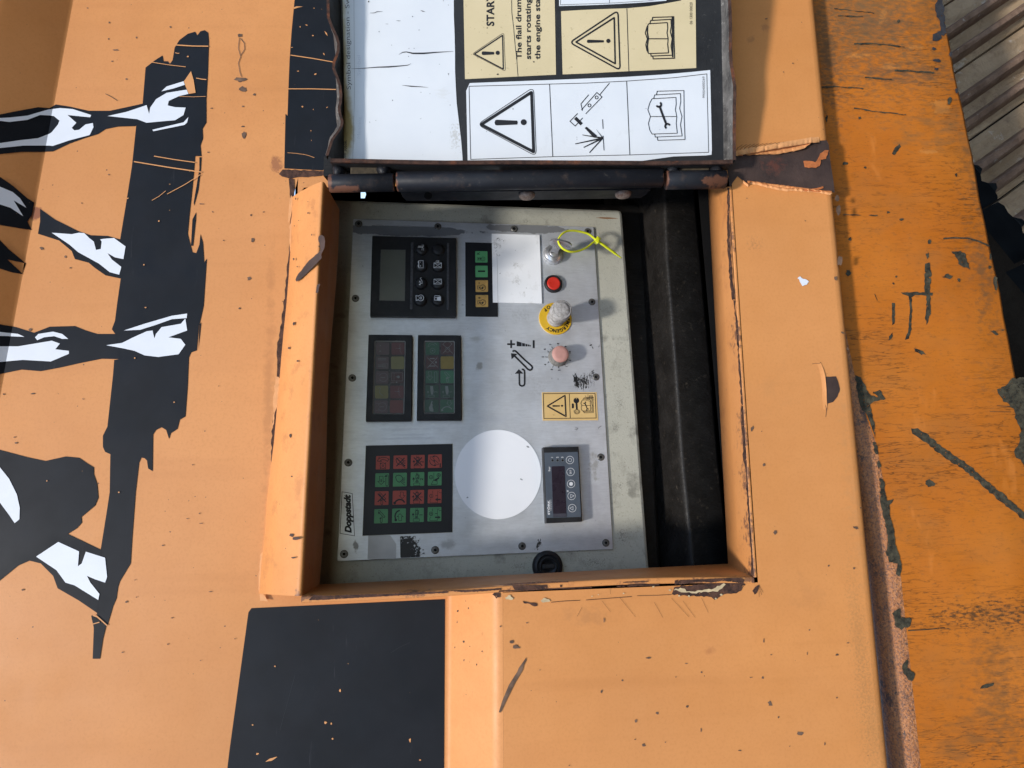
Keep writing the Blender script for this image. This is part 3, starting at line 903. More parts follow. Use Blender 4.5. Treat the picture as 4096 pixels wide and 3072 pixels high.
ground_strip = [nat('C4', *p) for p in [(940, 1659), (945, 1540), (965, 1450), (975, 1300), (980, 1225), (968, 1245), (965, 1200), (962, 1150), (950, 1110), (945, 1160), (930, 1200), (912, 1195), (903, 1160), (890, 1110), (898, 1020), (908, 930), (918, 830), (925, 740), (955, 740), (950, 690), (962, 655), (960, 610), (978, 580), (978, 470), (985, 350), (990, 200), (987, 155), (970, 143), (950, 148), (935, 168), (925, 150), (890, 160), (850, 190), (828, 225), (818, 285), (805, 303), (795, 290), (775, 290), (770, 263), (735, 285), (690, 320), (676, 490), (645, 600), (625, 790), (595, 980), (570, 1130), (572, 1320), (555, 1440), (545, 1520), (530, 1560), (545, 1582)]] + \
    [nat('C5', *p) for p in [(510, 150), (525, 262), (505, 265), (500, 330), (475, 560), (455, 600), (455, 650), (465, 672), (488, 682), (485, 850), (470, 950), (445, 1105), (430, 1380), (428, 1395), (475, 1440), (500, 1355), (515, 1320), (522, 1270), (530, 1245), (578, 1165), (585, 1050), (600, 850), (615, 720), (625, 697), (640, 700), (650, 710), (655, 745), (675, 757), (677, 595), (690, 575), (715, 563), (735, 575), (748, 615), (755, 590), (785, 570), (795, 530), (820, 515), (830, 380), (835, 255), (845, 232), (870, 223), (880, 110), (890, 100)]]
bull_black = [('N', ground_strip),
    ('C4', [(-12, 545), (60, 530), (180, 508), (235, 512), (265, 495), (330, 505), (420, 525), (520, 525), (600, 508), (690, 488), (700, 560), (640, 598), (560, 600), (500, 612), (465, 635), (400, 655), (330, 680), (250, 718), (190, 720), (100, 720), (-12, 732)]),
    ('C4', [(945, 745), (955, 745), (952, 800), (940, 900), (920, 975), (918, 960), (935, 860), (945, 800)]),
    ('C4', [(912, 1040), (930, 1005), (928, 1045), (922, 1100), (915, 1165), (905, 1165)]),
    ('C4', [(190, 990), (260, 1040), (370, 1095), (430, 1115), (510, 1118), (580, 1138), (580, 1322), (500, 1305), (450, 1270), (420, 1245), (355, 1228), (340, 1190), (280, 1140), (180, 1108), (190, 1050)]),
    ('C4', [(-12, 830), (60, 880), (130, 940), (162, 960), (150, 1020), (130, 1050), (140, 1070), (150, 1090), (110, 1085), (-12, 1065)]),
    ('C4', [(-12, 1125), (40, 1180), (122, 1248), (35, 1230), (110, 1300), (60, 1292), (-12, 1270)]),
    ('C5', [(-12, 105), (70, 120), (150, 145), (220, 118), (330, 115), (380, 135), (430, 150), (515, 150), (530, 262), (450, 260), (350, 280), (270, 298), (180, 315), (95, 308), (-12, 330)]),
    ('C5', [(-12, 660), (120, 695), (200, 712), (290, 692), (350, 698), (390, 725), (415, 740), (415, 770), (430, 815), (435, 875), (420, 910), (360, 960), (362, 985), (340, 1010), (300, 1035), (448, 1106), (432, 1386), (350, 1330), (255, 1275), (235, 1220), (180, 1165), (130, 1153), (80, 1175), (-12, 1250)]),
    ('C5', [(403, 1395), (415, 1398), (470, 1440), (455, 1500), (442, 1587), (410, 1587), (415, 1450)])]
decal('bull_decal', bull_black, M_film, 'black bull leg and ground silhouette film, scratched', .0004)
bull_white = [
    ('C4', [(-12, 560), (45, 557), (130, 548), (225, 520), (232, 519), (232, 547), (190, 545), (130, 568), (45, 578), (-12, 572)]), ('C4', [(-12, 703), (110, 690), (232, 690), (232, 635), (180, 655), (90, 665), (-12, 680)]),
    ('C4', [(232, 519), (285, 512), (345, 517), (432, 545), (428, 556), (385, 552), (320, 545), (362, 582), (340, 606), (352, 618), (375, 615), (405, 590), (440, 583), (443, 603), (425, 640), (330, 665), (250, 692), (232, 690), (232, 635), (245, 627), (275, 590), (282, 572), (255, 550), (232, 547)]),
    ('C4', [(765, 433), (790, 410), (870, 385), (876, 402), (820, 420)]),
    ('C4', [(510, 550), (600, 530), (660, 510), (695, 498), (707, 540), (712, 510), (740, 470), (790, 440), (885, 425), (893, 445), (850, 455), (800, 478), (795, 500), (830, 508), (880, 510), (870, 545), (830, 570), (770, 575), (695, 582), (650, 565)]),
    ('C4', [(722, 615), (870, 580), (893, 555), (887, 580), (875, 592), (727, 622)]),
    ('C4', [(245, 1103), (340, 1110), (375, 1103), (400, 1105), (425, 1130), (445, 1145), (455, 1185), (478, 1180), (482, 1145), (475, 1135), (490, 1132), (540, 1128), (595, 1168), (585, 1228), (545, 1220), (510, 1200), (530, 1230), (575, 1265), (565, 1302), (520, 1290), (470, 1250), (430, 1228), (370, 1195), (330, 1160)]),
    ('C4', [(-12, 880), (60, 910), (95, 940), (125, 985), (65, 950), (110, 1025), (50, 985), (-12, 965)]),
    ('C5', [(-12, 140), (80, 150), (108, 163), (-12, 158)]),
    ('C5', [(155, 165), (170, 150), (235, 140), (275, 150), (302, 172), (275, 172), (240, 160), (195, 165), (165, 178)]),
    ('C5', [(-12, 205), (80, 205), (230, 180), (265, 193), (245, 218), (305, 225), (305, 238), (225, 272), (100, 265), (-12, 275)]),
    ('C5', [(548, 135), (640, 105), (760, 70), (828, 60), (826, 80), (760, 85), (690, 110), (620, 132)]),
    ('C5', [(470, 200), (540, 190), (590, 165), (650, 138), (675, 135), (683, 170), (690, 150), (715, 120), (800, 105), (820, 82), (828, 135), (745, 165), (800, 172), (820, 198), (790, 240), (700, 252), (640, 245), (595, 225), (550, 215)]),
    ('C5', [(-12, 725), (40, 790), (75, 860), (88, 920), (86, 970), (65, 987), (40, 950), (-12, 880)]),
    ('C5', [(160, 1135), (258, 1070), (350, 1112), (345, 1178), (362, 1165), (380, 1113), (465, 1140), (474, 1225), (465, 1250), (420, 1235), (385, 1220), (400, 1250), (440, 1300), (435, 1327), (330, 1262), (290, 1250), (250, 1195)])]
decal('bull_highlight', bull_white, M_white_film, 'white hoof and leg highlights of the bull decal', .0008)['kind'] = 'stuff'
cv = Cv(PA, 'C4', .0012)
cv.poly([(872, 385), (905, 337), (918, 380), (927, 440), (895, 445), (880, 410)])
for a, b, w in (((832, 213), (988, 219), 5), ((715, 294), (880, 317), 3), ((830, 250), (850, 252), 3), ((930, 370), (978, 377), 4), ((635, 766), (955, 816), 5), ((730, 740), (925, 770), 4),
                ((720, 950), (785, 905), 2.5), ((792, 920), (950, 828), 3), ((850, 457), (975, 457), 2)):
    m1 = ((a[0] + b[0]) / 2 + 3, (a[1] + b[1]) / 2 + 2)
    cv.line([a, m1, b], w)
for x, y in ((753, 1048), (682, 1255), (606, 940), (690, 1458), (890, 268)): cv.blob(x, y, 4, 3)
cv.c = 'C5'
cv.line([(412, 1395), (432, 1402), (474, 1440)], 5); cv.line([(412, 1433), (440, 1425)], 4)
for x, y in ((526, 850), (770, 452), (596, 257), (208, 800)): cv.blob(x, y, 3.5, 3)
cv.mb.build('scratch', M_scratch, hous, 'thin orange scratches through the black bull film', kind='stuff')
# black film panels
cv = Cv(PA, 'N', .0004)
top_panel = [nat('C3', 75, -420), nat('E1', 40, 280), nat('E1', 20, 560), nat('E1', 8, 850), nat('E1', 0, 1100), nat('C3', -10, 560), nat('C3', -16, 828), nat('C3', 170, 838), nat('E1', 700, 1600), nat('C3', 330, 500), nat('C3', 330, -420)]
cv.poly(top_panel)
cv.mb.build('black_panel_decal', M_film, hous, 'scratched black film panel beside the lid')
cv = Cv(PA, 'E1', .0008)
for a, b, w in (((28, 522), (445, 590), 8), ((5, 842), (460, 848), 8), ((0, 1448), (160, 1465), 4), ((150, 1462), (255, 1495), 4)):
    cv.line([a, ((a[0] + b[0]) / 2, (a[1] + b[1]) / 2 - 3), b], w)
cv.poly([(60, 70), (85, 60), (145, 62), (100, 72), (62, 85)])
for x, y, a, b, g in ((180, 238, 12, 5, 20), (120, 255, 4, 8, 0), (368, 320, 5, 24, -35), (345, 512, 4, 16, -30), (265, 703, 12, 6, -10), (142, 1013, 8, 7, 0), (245, 1038, 4, 5, 0), (240, 338, 8, 5, 0), (375, 1018, 9, 4, -30), (100, 675, 8, 5, 0), (42, 450, 9, 4, 0), (252, 78, 4, 5, 0), (228, 1332, 3, 4, 0), (222, 1240, 4, 4, 0)):
    cv.blob(x, y, a, b, g)
cv.mb.build('scratch', M_scratch, hous, kind='stuff')
cv = Cv(PA, 'N', .0004)
cv.poly([nat('E6', 12, 626), nat('E6', 1725, 545), nat('N', 1772, 3700), nat('N', 835, 3700), nat('N', 918, 3000), nat('E6', -14, 662)])
cv.mb.build('black_panel_decal', M_film, hous, 'smooth black film panel below the opening')
cv = Cv(PA, 'N', .0008)
for x, y, a, b in ((1086, 3038, 22, 5), (1303, 2890, 5, 5), (1325, 2895, 3, 4), (1360, 2762, 4, 5), (1010, 2900, 3, 3), (1640, 2960, 4, 8), (1330, 2955, 3, 4), (1100, 2665, 3, 3), (1030, 3015, 5, 4), (1680, 3040, 4, 3)):
    cv.blob(x, y, a, b, -25 if a > 10 else 0)
cv.mb.build('scratch', M_scratch, hous, kind='stuff')
cv = Cv(PA, 'N', .00065)
cv.line([(1565, 2610), (1600, 2588), (1640, 2570)], 1.2); cv.line([(1120, 2920), (1180, 2700)], 1.2)
cv.mb.build('film_crease', plain('dull_film_crease', (.016, .018, .023), .6), hous, kind='stuff')
# ---- chips, rust and peeled paint (relief on top of the paint)
cv = Cv(PB, 'C8', .0003)
for x, y, a, b in ((1028, 833, 11, 15), (1168, 972, 15, 9), (993, 712, 6, 7), (1340, 605, 8, 6), (500, 878, 7, 7), (437, 1028, 10, 9), (641, 848, 6, 6), (338, 725, 5, 5), (707, 687, 5, 4), (1066, 897, 6, 5), (1210, 490, 4, 4), (1390, 550, 7, 3), (1050, 34, 7, 8),
                   (1428, 12, 10, 6), (1300, 190, 5, 5), (1418, 200, 5, 3), (1338, 806, 4, 4), (1032, 605, 5, 3), (938, 711, 8, 2), (636, 646, 9, 2), (885, 1052, 9, 3), (397, 1000, 5, 3), (538, 1014, 3, 3), (90, 1122, 4, 3), (1282, 1022, 3, 10), (704, 957, 3, 11), (240, 776, 5, 8), (400, 915, 6, 8), (997, 540, 3, 10), (1200, 600, 2, 9), (1118, 1032, 3, 3), (587, 709, 4, 2), (460, 620, 12, 4)):
    cv.blob(x, y, a * .9, b * .9)
cv.c = 'C7'
for x, y, a, b in ((288, 850, 8, 14), (352, 1050, 8, 10), (415, 1423, 9, 11), (860, 1398, 14, 7), (888, 1288, 5, 4), (852, 1622, 6, 5), (815, 410, 8, 6), (788, 320, 12, 5)): cv.blob(x, y, a, b, 20)
cv.c = 'C2'
for x, y, a, b in ((1100, 1475, 16, 10), (1125, 1505, 26, 13), (803, 1305, 6, 8), (862, 1290, 4, 6), (836, 1473, 7, 9), (787, 1505, 4, 5), (800, 1365, 3, 9), (838, 1576, 4, 7), (908, 1600, 4, 8), (938, 1527, 5, 5), (1258, 1630, 4, 4), (870, 1500, 3, 4), (1040, 1390, 6, 5), (1185, 1370, 7, 5), (1612, 1355, 4, 16)):
    cv.blob(x, y, a * .8, b * .8)
cv.poly([(1125, 1659), (1140, 1620), (1165, 1585), (1182, 1560), (1180, 1580), (1160, 1620), (1140, 1665)])
cv.c = 'N'
cv.poly([(1995, 2848), (2010, 2800), (2035, 2740), (2060, 2700), (2098, 2645), (2090, 2680), (2060, 2730), (2030, 2790), (2002, 2850)])
cv.c = 'C6'
for x, y, a, b in ((580, 1222, 3, 3), (258, 1098, 3, 3), (512, 352, 4, 3), (460, 400, 2, 4), (366, 106, 6, 4), (560, 125, 2, 3), (748, 1540, 10, 12), (770, 1440, 14, 30), (764, 1165, 12, 24), (756, 1100, 10, 20)): cv.blob(x, y, a, b)
cv.mb.build('paint_chip', M_chip, hous, 'dark rusty stone chips in the lower orange sheet', kind='stuff')
cv = Cv(PA, 'C4', .0003)
for x, y, a, b in ((415, 38, 4, 3), (518, 107, 4, 4), (515, 184, 4, 4), (647, 178, 4, 4), (550, 237, 14, 4), (600, 375, 5, 4), (808, 128, 5, 4), (1140, 375, 26, 10), (1152, 422, 18, 11), (1157, 638, 10, 16), (1150, 600, 8, 4), (1138, 168, 10, 9), (1206, 448, 8, 6), (1003, 513, 6, 3), (988, 722, 5, 3), (955, 967, 12, 3), (1190, 1020, 5, 4), (1250, 1005, 5, 3), (1198, 1136, 9, 10), (1182, 1320, 10, 9), (1008, 1005, 3, 3), (517, 828, 4, 3), (388, 963, 3, 3), (198, 1178, 8, 8), (310, 1217, 5, 5), (334, 1270, 5, 3), (122, 98, 34, 22), (532, 291, 4, 3), (1136, 1462, 5, 3), (1060, 1140, 3, 3), (1152, 505, 5, 4), (145, 1563, 8, 6)):
    cv.blob(x, y, a, b)
cv.line([(1135, 180), (1130, 230), (1140, 265), (1160, 235), (1158, 205), (1140, 182)], 3)
cv.line([(1142, 268), (1130, 300), (1138, 345), (1145, 365)], 3)
cv.line([(500, 445), (530, 460), (557, 478)], 2.5)
cv.c = 'C5'
for x, y, a, b in ((18, 417, 4, 3), (145, 415, 10, 3), (368, 438, 3, 3), (102, 1282, 7, 4), (744, 1522, 4, 3), (543, 1558, 4, 3), (762, 1406, 6, 2), (560, 1335, 6, 4), (722, 1086, 5, 3), (883, 944, 3, 3), (854, 729, 4, 2), (932, 1290, 8, 2), (890, 988, 8, 2), (65, 607, 4, 3), (72, 632, 7, 4), (830, 967, 5, 2), (1060, 38, 3, 4), (605, 1314, 3, 2), (968, 381, 3, 2), (598, 1238, 4, 2), (1040, 1498, 3, 2), (888, 1594, 4, 2)):
    cv.blob(x, y, a, b)
cv.mb.build('paint_chip', M_chip, hous, 'dark chips in the upper orange sheet', kind='stuff')
# seam gap beside the flange strip, with torn edges
cv = Cv(PA, 'N', .0006)
sg = [nat('E5', 552, 180), nat('E5', 560, 330), nat('E5', 562, 560), nat('E5', 560, 800), nat('E5', 556, 1000), nat('E5', 545, 1160), nat('E5', 528, 1400), nat('E5', 510, 1600), nat('C5', 1258, 100), nat('C5', 1248, 190), nat('C5', 1240, 300), nat('C5', 1226, 430), nat('C5', 1212, 600), nat('C5', 1206, 760), nat('C5', 1192, 920), nat('C5', 1180, 1080), nat('C5', 1168, 1220)]
wd = [20, 15, 10, 13, 14, 20, 20, 23, 20, 32, 26, 18, 17, 15, 12, 11, 9]
A = [(p[0] - w * .55, p[1]) for p, w in zip(sg, wd)]; B = [(p[0] + w * .5, p[1]) for p, w in zip(sg, wd)]
cv.poly(rag(A + B[::-1], 3, 16, 5))
# brown strip where the film panel ends above the opening
cv.poly(rag([nat('E5', 432, 60), nat('E5', 1075, 82), nat('E5', 1060, 130), nat('E5', 900, 150), nat('E5', 600, 165), nat('E5', 540, 178), nat('E5', 430, 150), nat('E5', 385, 122)], 2, 12, 9))
cv.mb.build('rusty_seam', M_rust_worn, hous, 'torn rusty seam along the bright flange strip', kind='stuff')
mb = MB()
cv = Cv(PA, 'N', .0032, mb)
cv.poly([nat('E5', 518, 820), nat('E5', 540, 770), nat('E5', 556, 660), nat('E5', 562, 560), nat('E5', 553, 800), nat('E5', 548, 960), nat('E5', 558, 1150), nat('E5', 530, 1148), nat('E5', 522, 1000), nat('E5', 528, 860)])
cv.poly([nat('E5', 525, 470), nat('E5', 548, 400), nat('E5', 570, 450), nat('E5', 565, 560), nat('E5', 535, 720), nat('E5', 505, 770), nat('E5', 512, 620)])
cv.poly(rag([nat('C5', 1218, 335), nat('C5', 1236, 340), nat('C5', 1235, 420), nat('C5', 1218, 500), nat('C5', 1208, 560), nat('C5', 1210, 430)], 3, 10, 2))
cv.poly(rag([nat('C5', 1150, 1130), nat('C5', 1172, 1100), nat('C5', 1165, 1300), nat('C5', 1185, 1335), nat('C5', 1150, 1330), nat('C5', 1143, 1260)], 2, 14, 3))
cv.poly([nat('C5', 1225, 470), nat('C5', 1232, 470), nat('C5', 1228, 560), nat('C5', 1236, 690), nat('C5', 1226, 692), nat('C5', 1220, 560)])
mb.build('loose_paint', M_flake, hous, 'curled flakes of loose paint at the seam', kind='stuff')
# scrape across the flange strip (on its sloping face)
S0, S1 = rows and PA.at(*PA.px(*nat('C5', 1205, 520))), None
s_t = BL[1] * .45 + TL[1] * .55
f_s = Vector((along(seamA, s_t) + .0022, s_t, wA + .0045)); f_n = Vector((BL[0] + (TL[0] - BL[0]) * .55, s_t, 0))
ex_ = (f_n - f_s).normalized(); ev_ = Vector((BL[0] - TL[0], BL[1] - TL[1], 0)).normalized() * -1
ev_ = (ev_ - ex_ * ev_.dot(ex_)).normalized()
PF = Plane(f_s + Vector((0, 0, .001)), ex_, ev_)
cv = Cv(PF, 'E5', .0013)
cv.ragged([(605, 1525), (625, 1470), (700, 1370), (800, 1250), (900, 1170), (935, 1120), (925, 1050), (905, 990), (915, 935), (950, 925), (985, 950), (1000, 1020), (985, 1110), (950, 1170), (945, 1240), (905, 1280), (900, 1290), (790, 1400), (700, 1490), (620, 1550)], 4, 0, 20, 4)
cv.ragged([(890, 1590), (930, 1575), (920, 1620), (900, 1700), (870, 1690), (880, 1640)], 3, 0, 12, 4)
for x, y, a, b in ((770, 637, 9, 10), (645, 735, 7, 6), (820, 925, 7, 14), (608, 447, 8, 14), (714, 235, 6, 6), (770, 488, 7, 4), (580, 1250, 10, 16), (630, 1350, 9, 9), (590, 808, 6, 6)): cv.blob(x, y, a, b)
cv.c = 'C5'
for x, y, a, b in ((1300, 105, 5, 7), (1278, 212, 4, 6), (1270, 765, 5, 6), (1290, 780, 4, 3), (1285, 600, 4, 8), (1258, 845, 4, 7), (1290, 1040, 8, 8), (1312, 1055, 18, 6), (1300, 1140, 12, 3), (1270, 1262, 4, 6), (1222, 1125, 4, 4), (1240, 1295, 3, 5), (1318, 270, 5, 4), (1265, 920, 3, 3)): cv.blob(x, y, a, b)
cv.mb.build('scrape', M_primer, hous, 'brown bare scrape on the bright flange strip', kind='stuff')
# chipped rim along the side return and the crack along the lower return
PR = PB.shifted(.0012)
cv = Cv(PR, 'E6', .0004)
cv.ragged([(520, 555), (560, 510), (700, 515), (900, 505), (1200, 498), (1500, 485), (1750, 474), (1760, 490), (1500, 502), (1200, 520), (900, 536), (650, 552)], 2.25, 0, 14, 3)
cv.ragged([(1690, 470), (1960, 462), (2120, 455), (2225, 445), (2225, 462), (2050, 476), (1900, 484)], 2.25, 0, 12, 6)
cv.c = 'E7'
cv.ragged([(-10, 478), (120, 468), (290, 456), (550, 452), (550, 460), (300, 468), (120, 480)], 1.2, 0, 13, 7)
cv.ragged([(95, 484), (380, 482), (378, 512), (250, 514), (120, 524)], 1.8, 0, 12, 8)
cv.ragged([(480, 480), (500, 482), (496, 500), (484, 498)], 1.35, 0, 8, 8)
cv.ragged([(-10, 528), (400, 510), (740, 500), (740, 506), (400, 518), (-10, 538)], 1.2, 0, 16, 9)
cv.ragged([(940, 490), (1180, 478), (1280, 474), (1280, 484), (1180, 490), (940, 498)], 1.35, 0, 11, 9)
cv.ragged([(990, 458), (1195, 449), (1195, 455), (990, 466)], 1.2, 0, 11, 2)
cv.ragged([(1405, 445), (1470, 442), (1600, 440), (1740, 430), (1935, 422), (1965, 440), (1955, 470), (1800, 450), (1700, 462), (1600, 455), (1480, 475), (1405, 478)], 1.8, 0, 9, 2)
cv.mb.build('rim_rust', M_rust_worn, hous, 'flaked rusty rim of the side return', kind='stuff')
cv = Cv(PB, 'E7', .0006)
cv.ragged([(1380, 555), (1400, 495), (1480, 490), (1600, 480), (1760, 465), (1850, 440), (1950, 440), (1972, 480), (1940, 530), (1880, 555), (1790, 560), (1730, 600), (1700, 575), (1560, 572), (1450, 565)], 6, 0, 20, 5)
cv.ragged([(2050, 560), (2030, 530), (2050, 500), (2085, 480), (2070, 540)], 3, 0, 14, 3)
for k in range(5):
    a = math.radians(60 + 14 * k); cv.line([(2082, 485), (2082 + 70 * math.cos(a) * (1 + .2 * (k % 2)), 485 + 95 * math.sin(a) * (.7 + .15 * (k % 3)))], 2.2)
cv.ragged([(182, 612), (230, 622), (300, 632), (300, 650), (262, 655), (240, 635), (190, 630)], 4, 0, 16, 3)
cv.ragged([(-60, 560), (-20, 510), (0, 505), (0, 580), (-30, 592)], 6, 0, 16, 3)
cv.line([(410, 622), (520, 612), (645, 606)], 4); cv.line([(690, 604), (900, 588), (1060, 576)], 4); cv.line([(1100, 570), (1260, 566), (1380, 560)], 3)
for a, b in (((1380, 590), (1520, 740)), ((1470, 610), (1570, 745)), ((1620, 585), (1675, 705)), ((1240, 620), (1310, 745)), ((960, 580), (1090, 740)), ((820, 610), (890, 700)), ((660, 660), (620, 735)), ((885, 500), (888, 555))):
    cv.line([a, b], 1.8)
cv.mb.build('corner_rust', M_rust_worn, hous, 'rust patch with cracks at the lower corner of the opening', kind='stuff')
cv = Cv(PB, 'E7', .0010)
cv.ragged([(1395, 520), (1470, 505), (1500, 530), (1570, 530), (1700, 515), (1800, 470), (1815, 478), (1750, 535), (1600, 545), (1480, 545)], 6, 0, 18, 15)
cv.ragged([(325, 605), (350, 590), (395, 595), (405, 615), (345, 625)], 4, 0, 14, 2)
cv.ragged([(40, 580), (80, 565), (110, 590), (90, 605), (50, 595)], 5, 0, 12, 2)
for x, y, r in ((1365, 525, 9), (1235, 497, 8), (993, 551, 7), (740, 572, 6), (790, 560, 5), (1440, 570, 8), (1520, 572, 8), (1735, 592, 8), (1780, 560, 10)): cv.blob(x, y, r, r * .8)
cv.mb.build('filler_chip', M_dust, hous, 'pale filler showing in the chipped corner', kind='stuff')
cv = Cv(PB, 'C7', .0006)
ln = [(168, -10), (186, 90), (192, 180), (206, 300), (212, 430), (222, 560), (232, 680), (236, 800), (243, 900), (250, 1010), (256, 1100), (266, 1250), (274, 1400), (288, 1560), (300, 1665)]
wd = [8, 14, 6, 14, 5, 12, 10, 18, 12, 26, 6, 10, 9, 12, 30]
cv.poly(rag([(p[0] - w * .5, p[1]) for p, w in zip(ln, wd)] + [(p[0] + w * .5, p[1]) for p, w in zip(ln, wd)][::-1], 3, 16, 8))
cv.c = 'C6'
cv.poly(rag([(150, 1040), (165, 1040), (162, 1200), (165, 1330), (180, 1500), (190, 1659), (175, 1659), (160, 1500), (150, 1330), (152, 1200)], 3, 16, 8))
cv.mb.build('edge_rust', M_rust_worn, hous, 'dark rust line along the lower return', kind='stuff')
# big peeled patch beside the lid
peel = [(150, 930), (190, 855), (235, 855), (240, 838), (260, 852), (330, 846), (425, 845), (520, 828), (575, 812), (615, 782), (660, 778), (700, 775)]
peel2 = [(745, 1066), (730, 1060), (722, 1068), (690, 1060), (640, 1052), (565, 1048), (495, 1042), (480, 1048), (412, 1036), (345, 1018), (280, 1003), (266, 1022), (238, 1000), (207, 975), (182, 1008), (165, 1040)]
cv = Cv(PB, 'C6', .0005)
cv.poly(peel + [(712, 800), (722, 900), (738, 1000)] + peel2)
cv.mb.build('bare_patch', M_primer, hous, 'brown bare patch where the orange paint has peeled off beside the lid', kind='stuff')
def curl(pts, dirv, lift, name, seed, wid=15):
    r2 = random.Random(seed); mb = MB(); rows = [[], [], [], []]
    pts = rag(pts, 1.5, 12, seed)[:-1]
    pts = [p for p in pts]
    for i, p in enumerate(pts):
        k = lift[0] + (lift[1] - lift[0]) * i / len(pts)
        k *= r2.uniform(.5, 1.25)
        for j, (a, h) in enumerate(((-1.3, .0002), (-.5, .0012), (.1, .0026), (.45, .0050))):
            X, Y = nat('C6', p[0] + dirv[0] * wid * a, p[1] + dirv[1] * wid * a)
            rows[j].append(PB.p3(X, Y, h * k + .0004))
    loft(mb, rows, smooth=False)
    mb.build(name, M_flake, hous)
curl(peel[1:11] + [(615, 782)], (.1, 1), (.4, 1.3), 'paint_curl', 3, 17)
curl(peel2[::-1][3:15] + [(730, 1062)], (0, -1), (.7, .8), 'paint_curl', 5, 9)
cv = Cv(PB, 'C6', .0016)
cv.ragged([(572, 892), (600, 890), (638, 898), (665, 850), (690, 832), (710, 830), (698, 880), (670, 885), (662, 915), (640, 930), (578, 925)], 3, 0, 12, 4)
cv.ragged([(568, 1046), (620, 1045), (680, 1030), (684, 1040), (640, 1052), (690, 1060), (640, 1062), (570, 1054)], 2, 0, 12, 4)
cv.mb.build('loose_paint', plain('rusty_orange_flake', (.40, .12, .035), .6, vary=.3, scale=200), hous, 'loose orange flake left on the bare patch', kind='stuff')
cv = Cv(PB, 'C6', .0008)
for k in range(11):
    x = 195 + k * 20; y = 838 - k * 1.0
    cv.line([(x, y), (x + 14 + k * 1.2, y - 20 - k * .6), (x + 40 + k * 3, y - 38 - k * .5)], 1.8)
cv.mb.build('paint_crack', M_rust, hous, kind='stuff')
cv = Cv(PB, 'C7', .0005)
cv.ragged([(690, 565), (750, 562), (768, 595), (775, 630), (760, 670), (735, 700), (702, 712), (695, 640), (698, 615), (688, 600)], 3, 0, 14, 4)
cv.line([(665, 482), (682, 520), (692, 575), (696, 630), (692, 700), (700, 750)], 3); cv.line([(620, 492), (640, 488), (665, 490)], 2); cv.line([(705, 712), (695, 785)], 2)
cv.mb.build('bare_patch', M_primer, hous, 'small brown bare chip with a raised edge', kind='stuff')
mb = MB(); rows = [[], [], []]
for x, y, k in ((665, 484, .2), (680, 520, .8), (690, 560, 1.2), (694, 600, 1.3), (697, 640, 1.2), (698, 690, .8), (702, 745, .2)):
    for j, (a, h) in enumerate(((-22, 0), (-8, .0004), (3, .0010))):
        rows[j].append(PB.p3(*nat('C7', x + a, y), .0003 + h * k))
loft(mb, rows, smooth=True); mb.build('paint_curl', M_paint, hous)
cv = Cv(PB, 'C6', .0008)
cv.ragged([(540, 1540), (552, 1530), (570, 1545), (600, 1550), (604, 1560), (590, 1572), (568, 1582), (560, 1565)], 4, 0, 9, 4)
cv.mb.build('paint_spot', M_white_film, hous, 'small white paint spot')

# ================================================================ lid
lid = thing('hatch_lid', 'black hatch lid plastered with warning stickers, swung open above the control cabinet', 'hatch lid', (0.03, hv, 0.01))
LV = .42
pxL = PL.px
rimL = lambda b: pxL(*nat('E1', 520, 400))[0] - .001
uL = pxL(*nat('E1', 522, 700))[0]; uR = pxL(*nat('E2', 2088, 600))[0]
vB = pxL(*nat('E2', 1000, 1290), .018)[1]
HF = .020                                                       # height of the lid's flanges
mb = MB()
slab(mb, PL, [(uL - .004, vB), (uR + .004, vB), (uR + .004, LV), (uL - .004, LV)], -.002, 0.0)
mb.build('inner_face', M_lid, lid)
# wavy bent flange along one side
mb = MB(); rows = []
near = [(385, -20), (390, 170), (415, 230), (440, 280), (480, 350), (502, 420), (498, 480), (480, 530), (452, 590), (445, 640), (462, 690), (485, 730), (515, 810), (526, 900), (522, 960), (506, 1020), (515, 1080), (540, 1150), (535, 1190), (505, 1240), (460, 1290), (430, 1330), (405, 1400), (375, 1480)]
outer = [(372, -20), (382, 170), (400, 230), (425, 280), (436, 350), (442, 420), (450, 480), (456, 530), (449, 590), (442, 640), (452, 690), (458, 730), (462, 810), (466, 900), (462, 960), (455, 1020), (455, 1080), (462, 1150), (468, 1185), (440, 1240), (400, 1300), (388, 1340), (382, 1400), (358, 1480)]
hh = lambda p: HF - (p[0] - 440) * .42194 * .000225 / 1.5
HH = [HF] + [hh(p) for p in near]
near = [(452 + (x - 452) * .85, y) for x, y in near]; outer = [(440 + (x - 440) * .9, y) for x, y in outer]
nn = [pxL(*nat('E1', *p), hh(p)) for p in near]; no = [pxL(*nat('E1', *p), HF * .55) for p in outer]
nn.insert(0, (nn[0][0], LV)); no.insert(0, (no[0][0], LV))
for p, q, h in zip(nn, no, HH):
    rows.append([PL.at(uL, p[1], 0), PL.at(uL * .45 + p[0] * .55 - .001, p[1], h * .45), PL.at(p[0], p[1], h - .0008), PL.at(p[0] - .0008, p[1], h + .0006), PL.at(p[0] - .0022, p[1], h - .0003)])
loft(mb, rows, 0, True)
mb.build('bent_flange', M_lid, lid, 'buckled upper flange of the lid')
mb = MB(); rows = []
for p, q, h in zip(nn, no, HH):
    rows.append([PL.at(p[0] - .0015, p[1], h - .0012), PL.at(min(q[0], p[0] - .002), q[1], h * .60), PL.at(min(q[0], p[0]) - .001, q[1], 0)])
loft(mb, rows, 0, True)
mb.build('flange_skin', M_flange, lid, 'dusty grey outer skin of the buckled flange')
mb = MB()
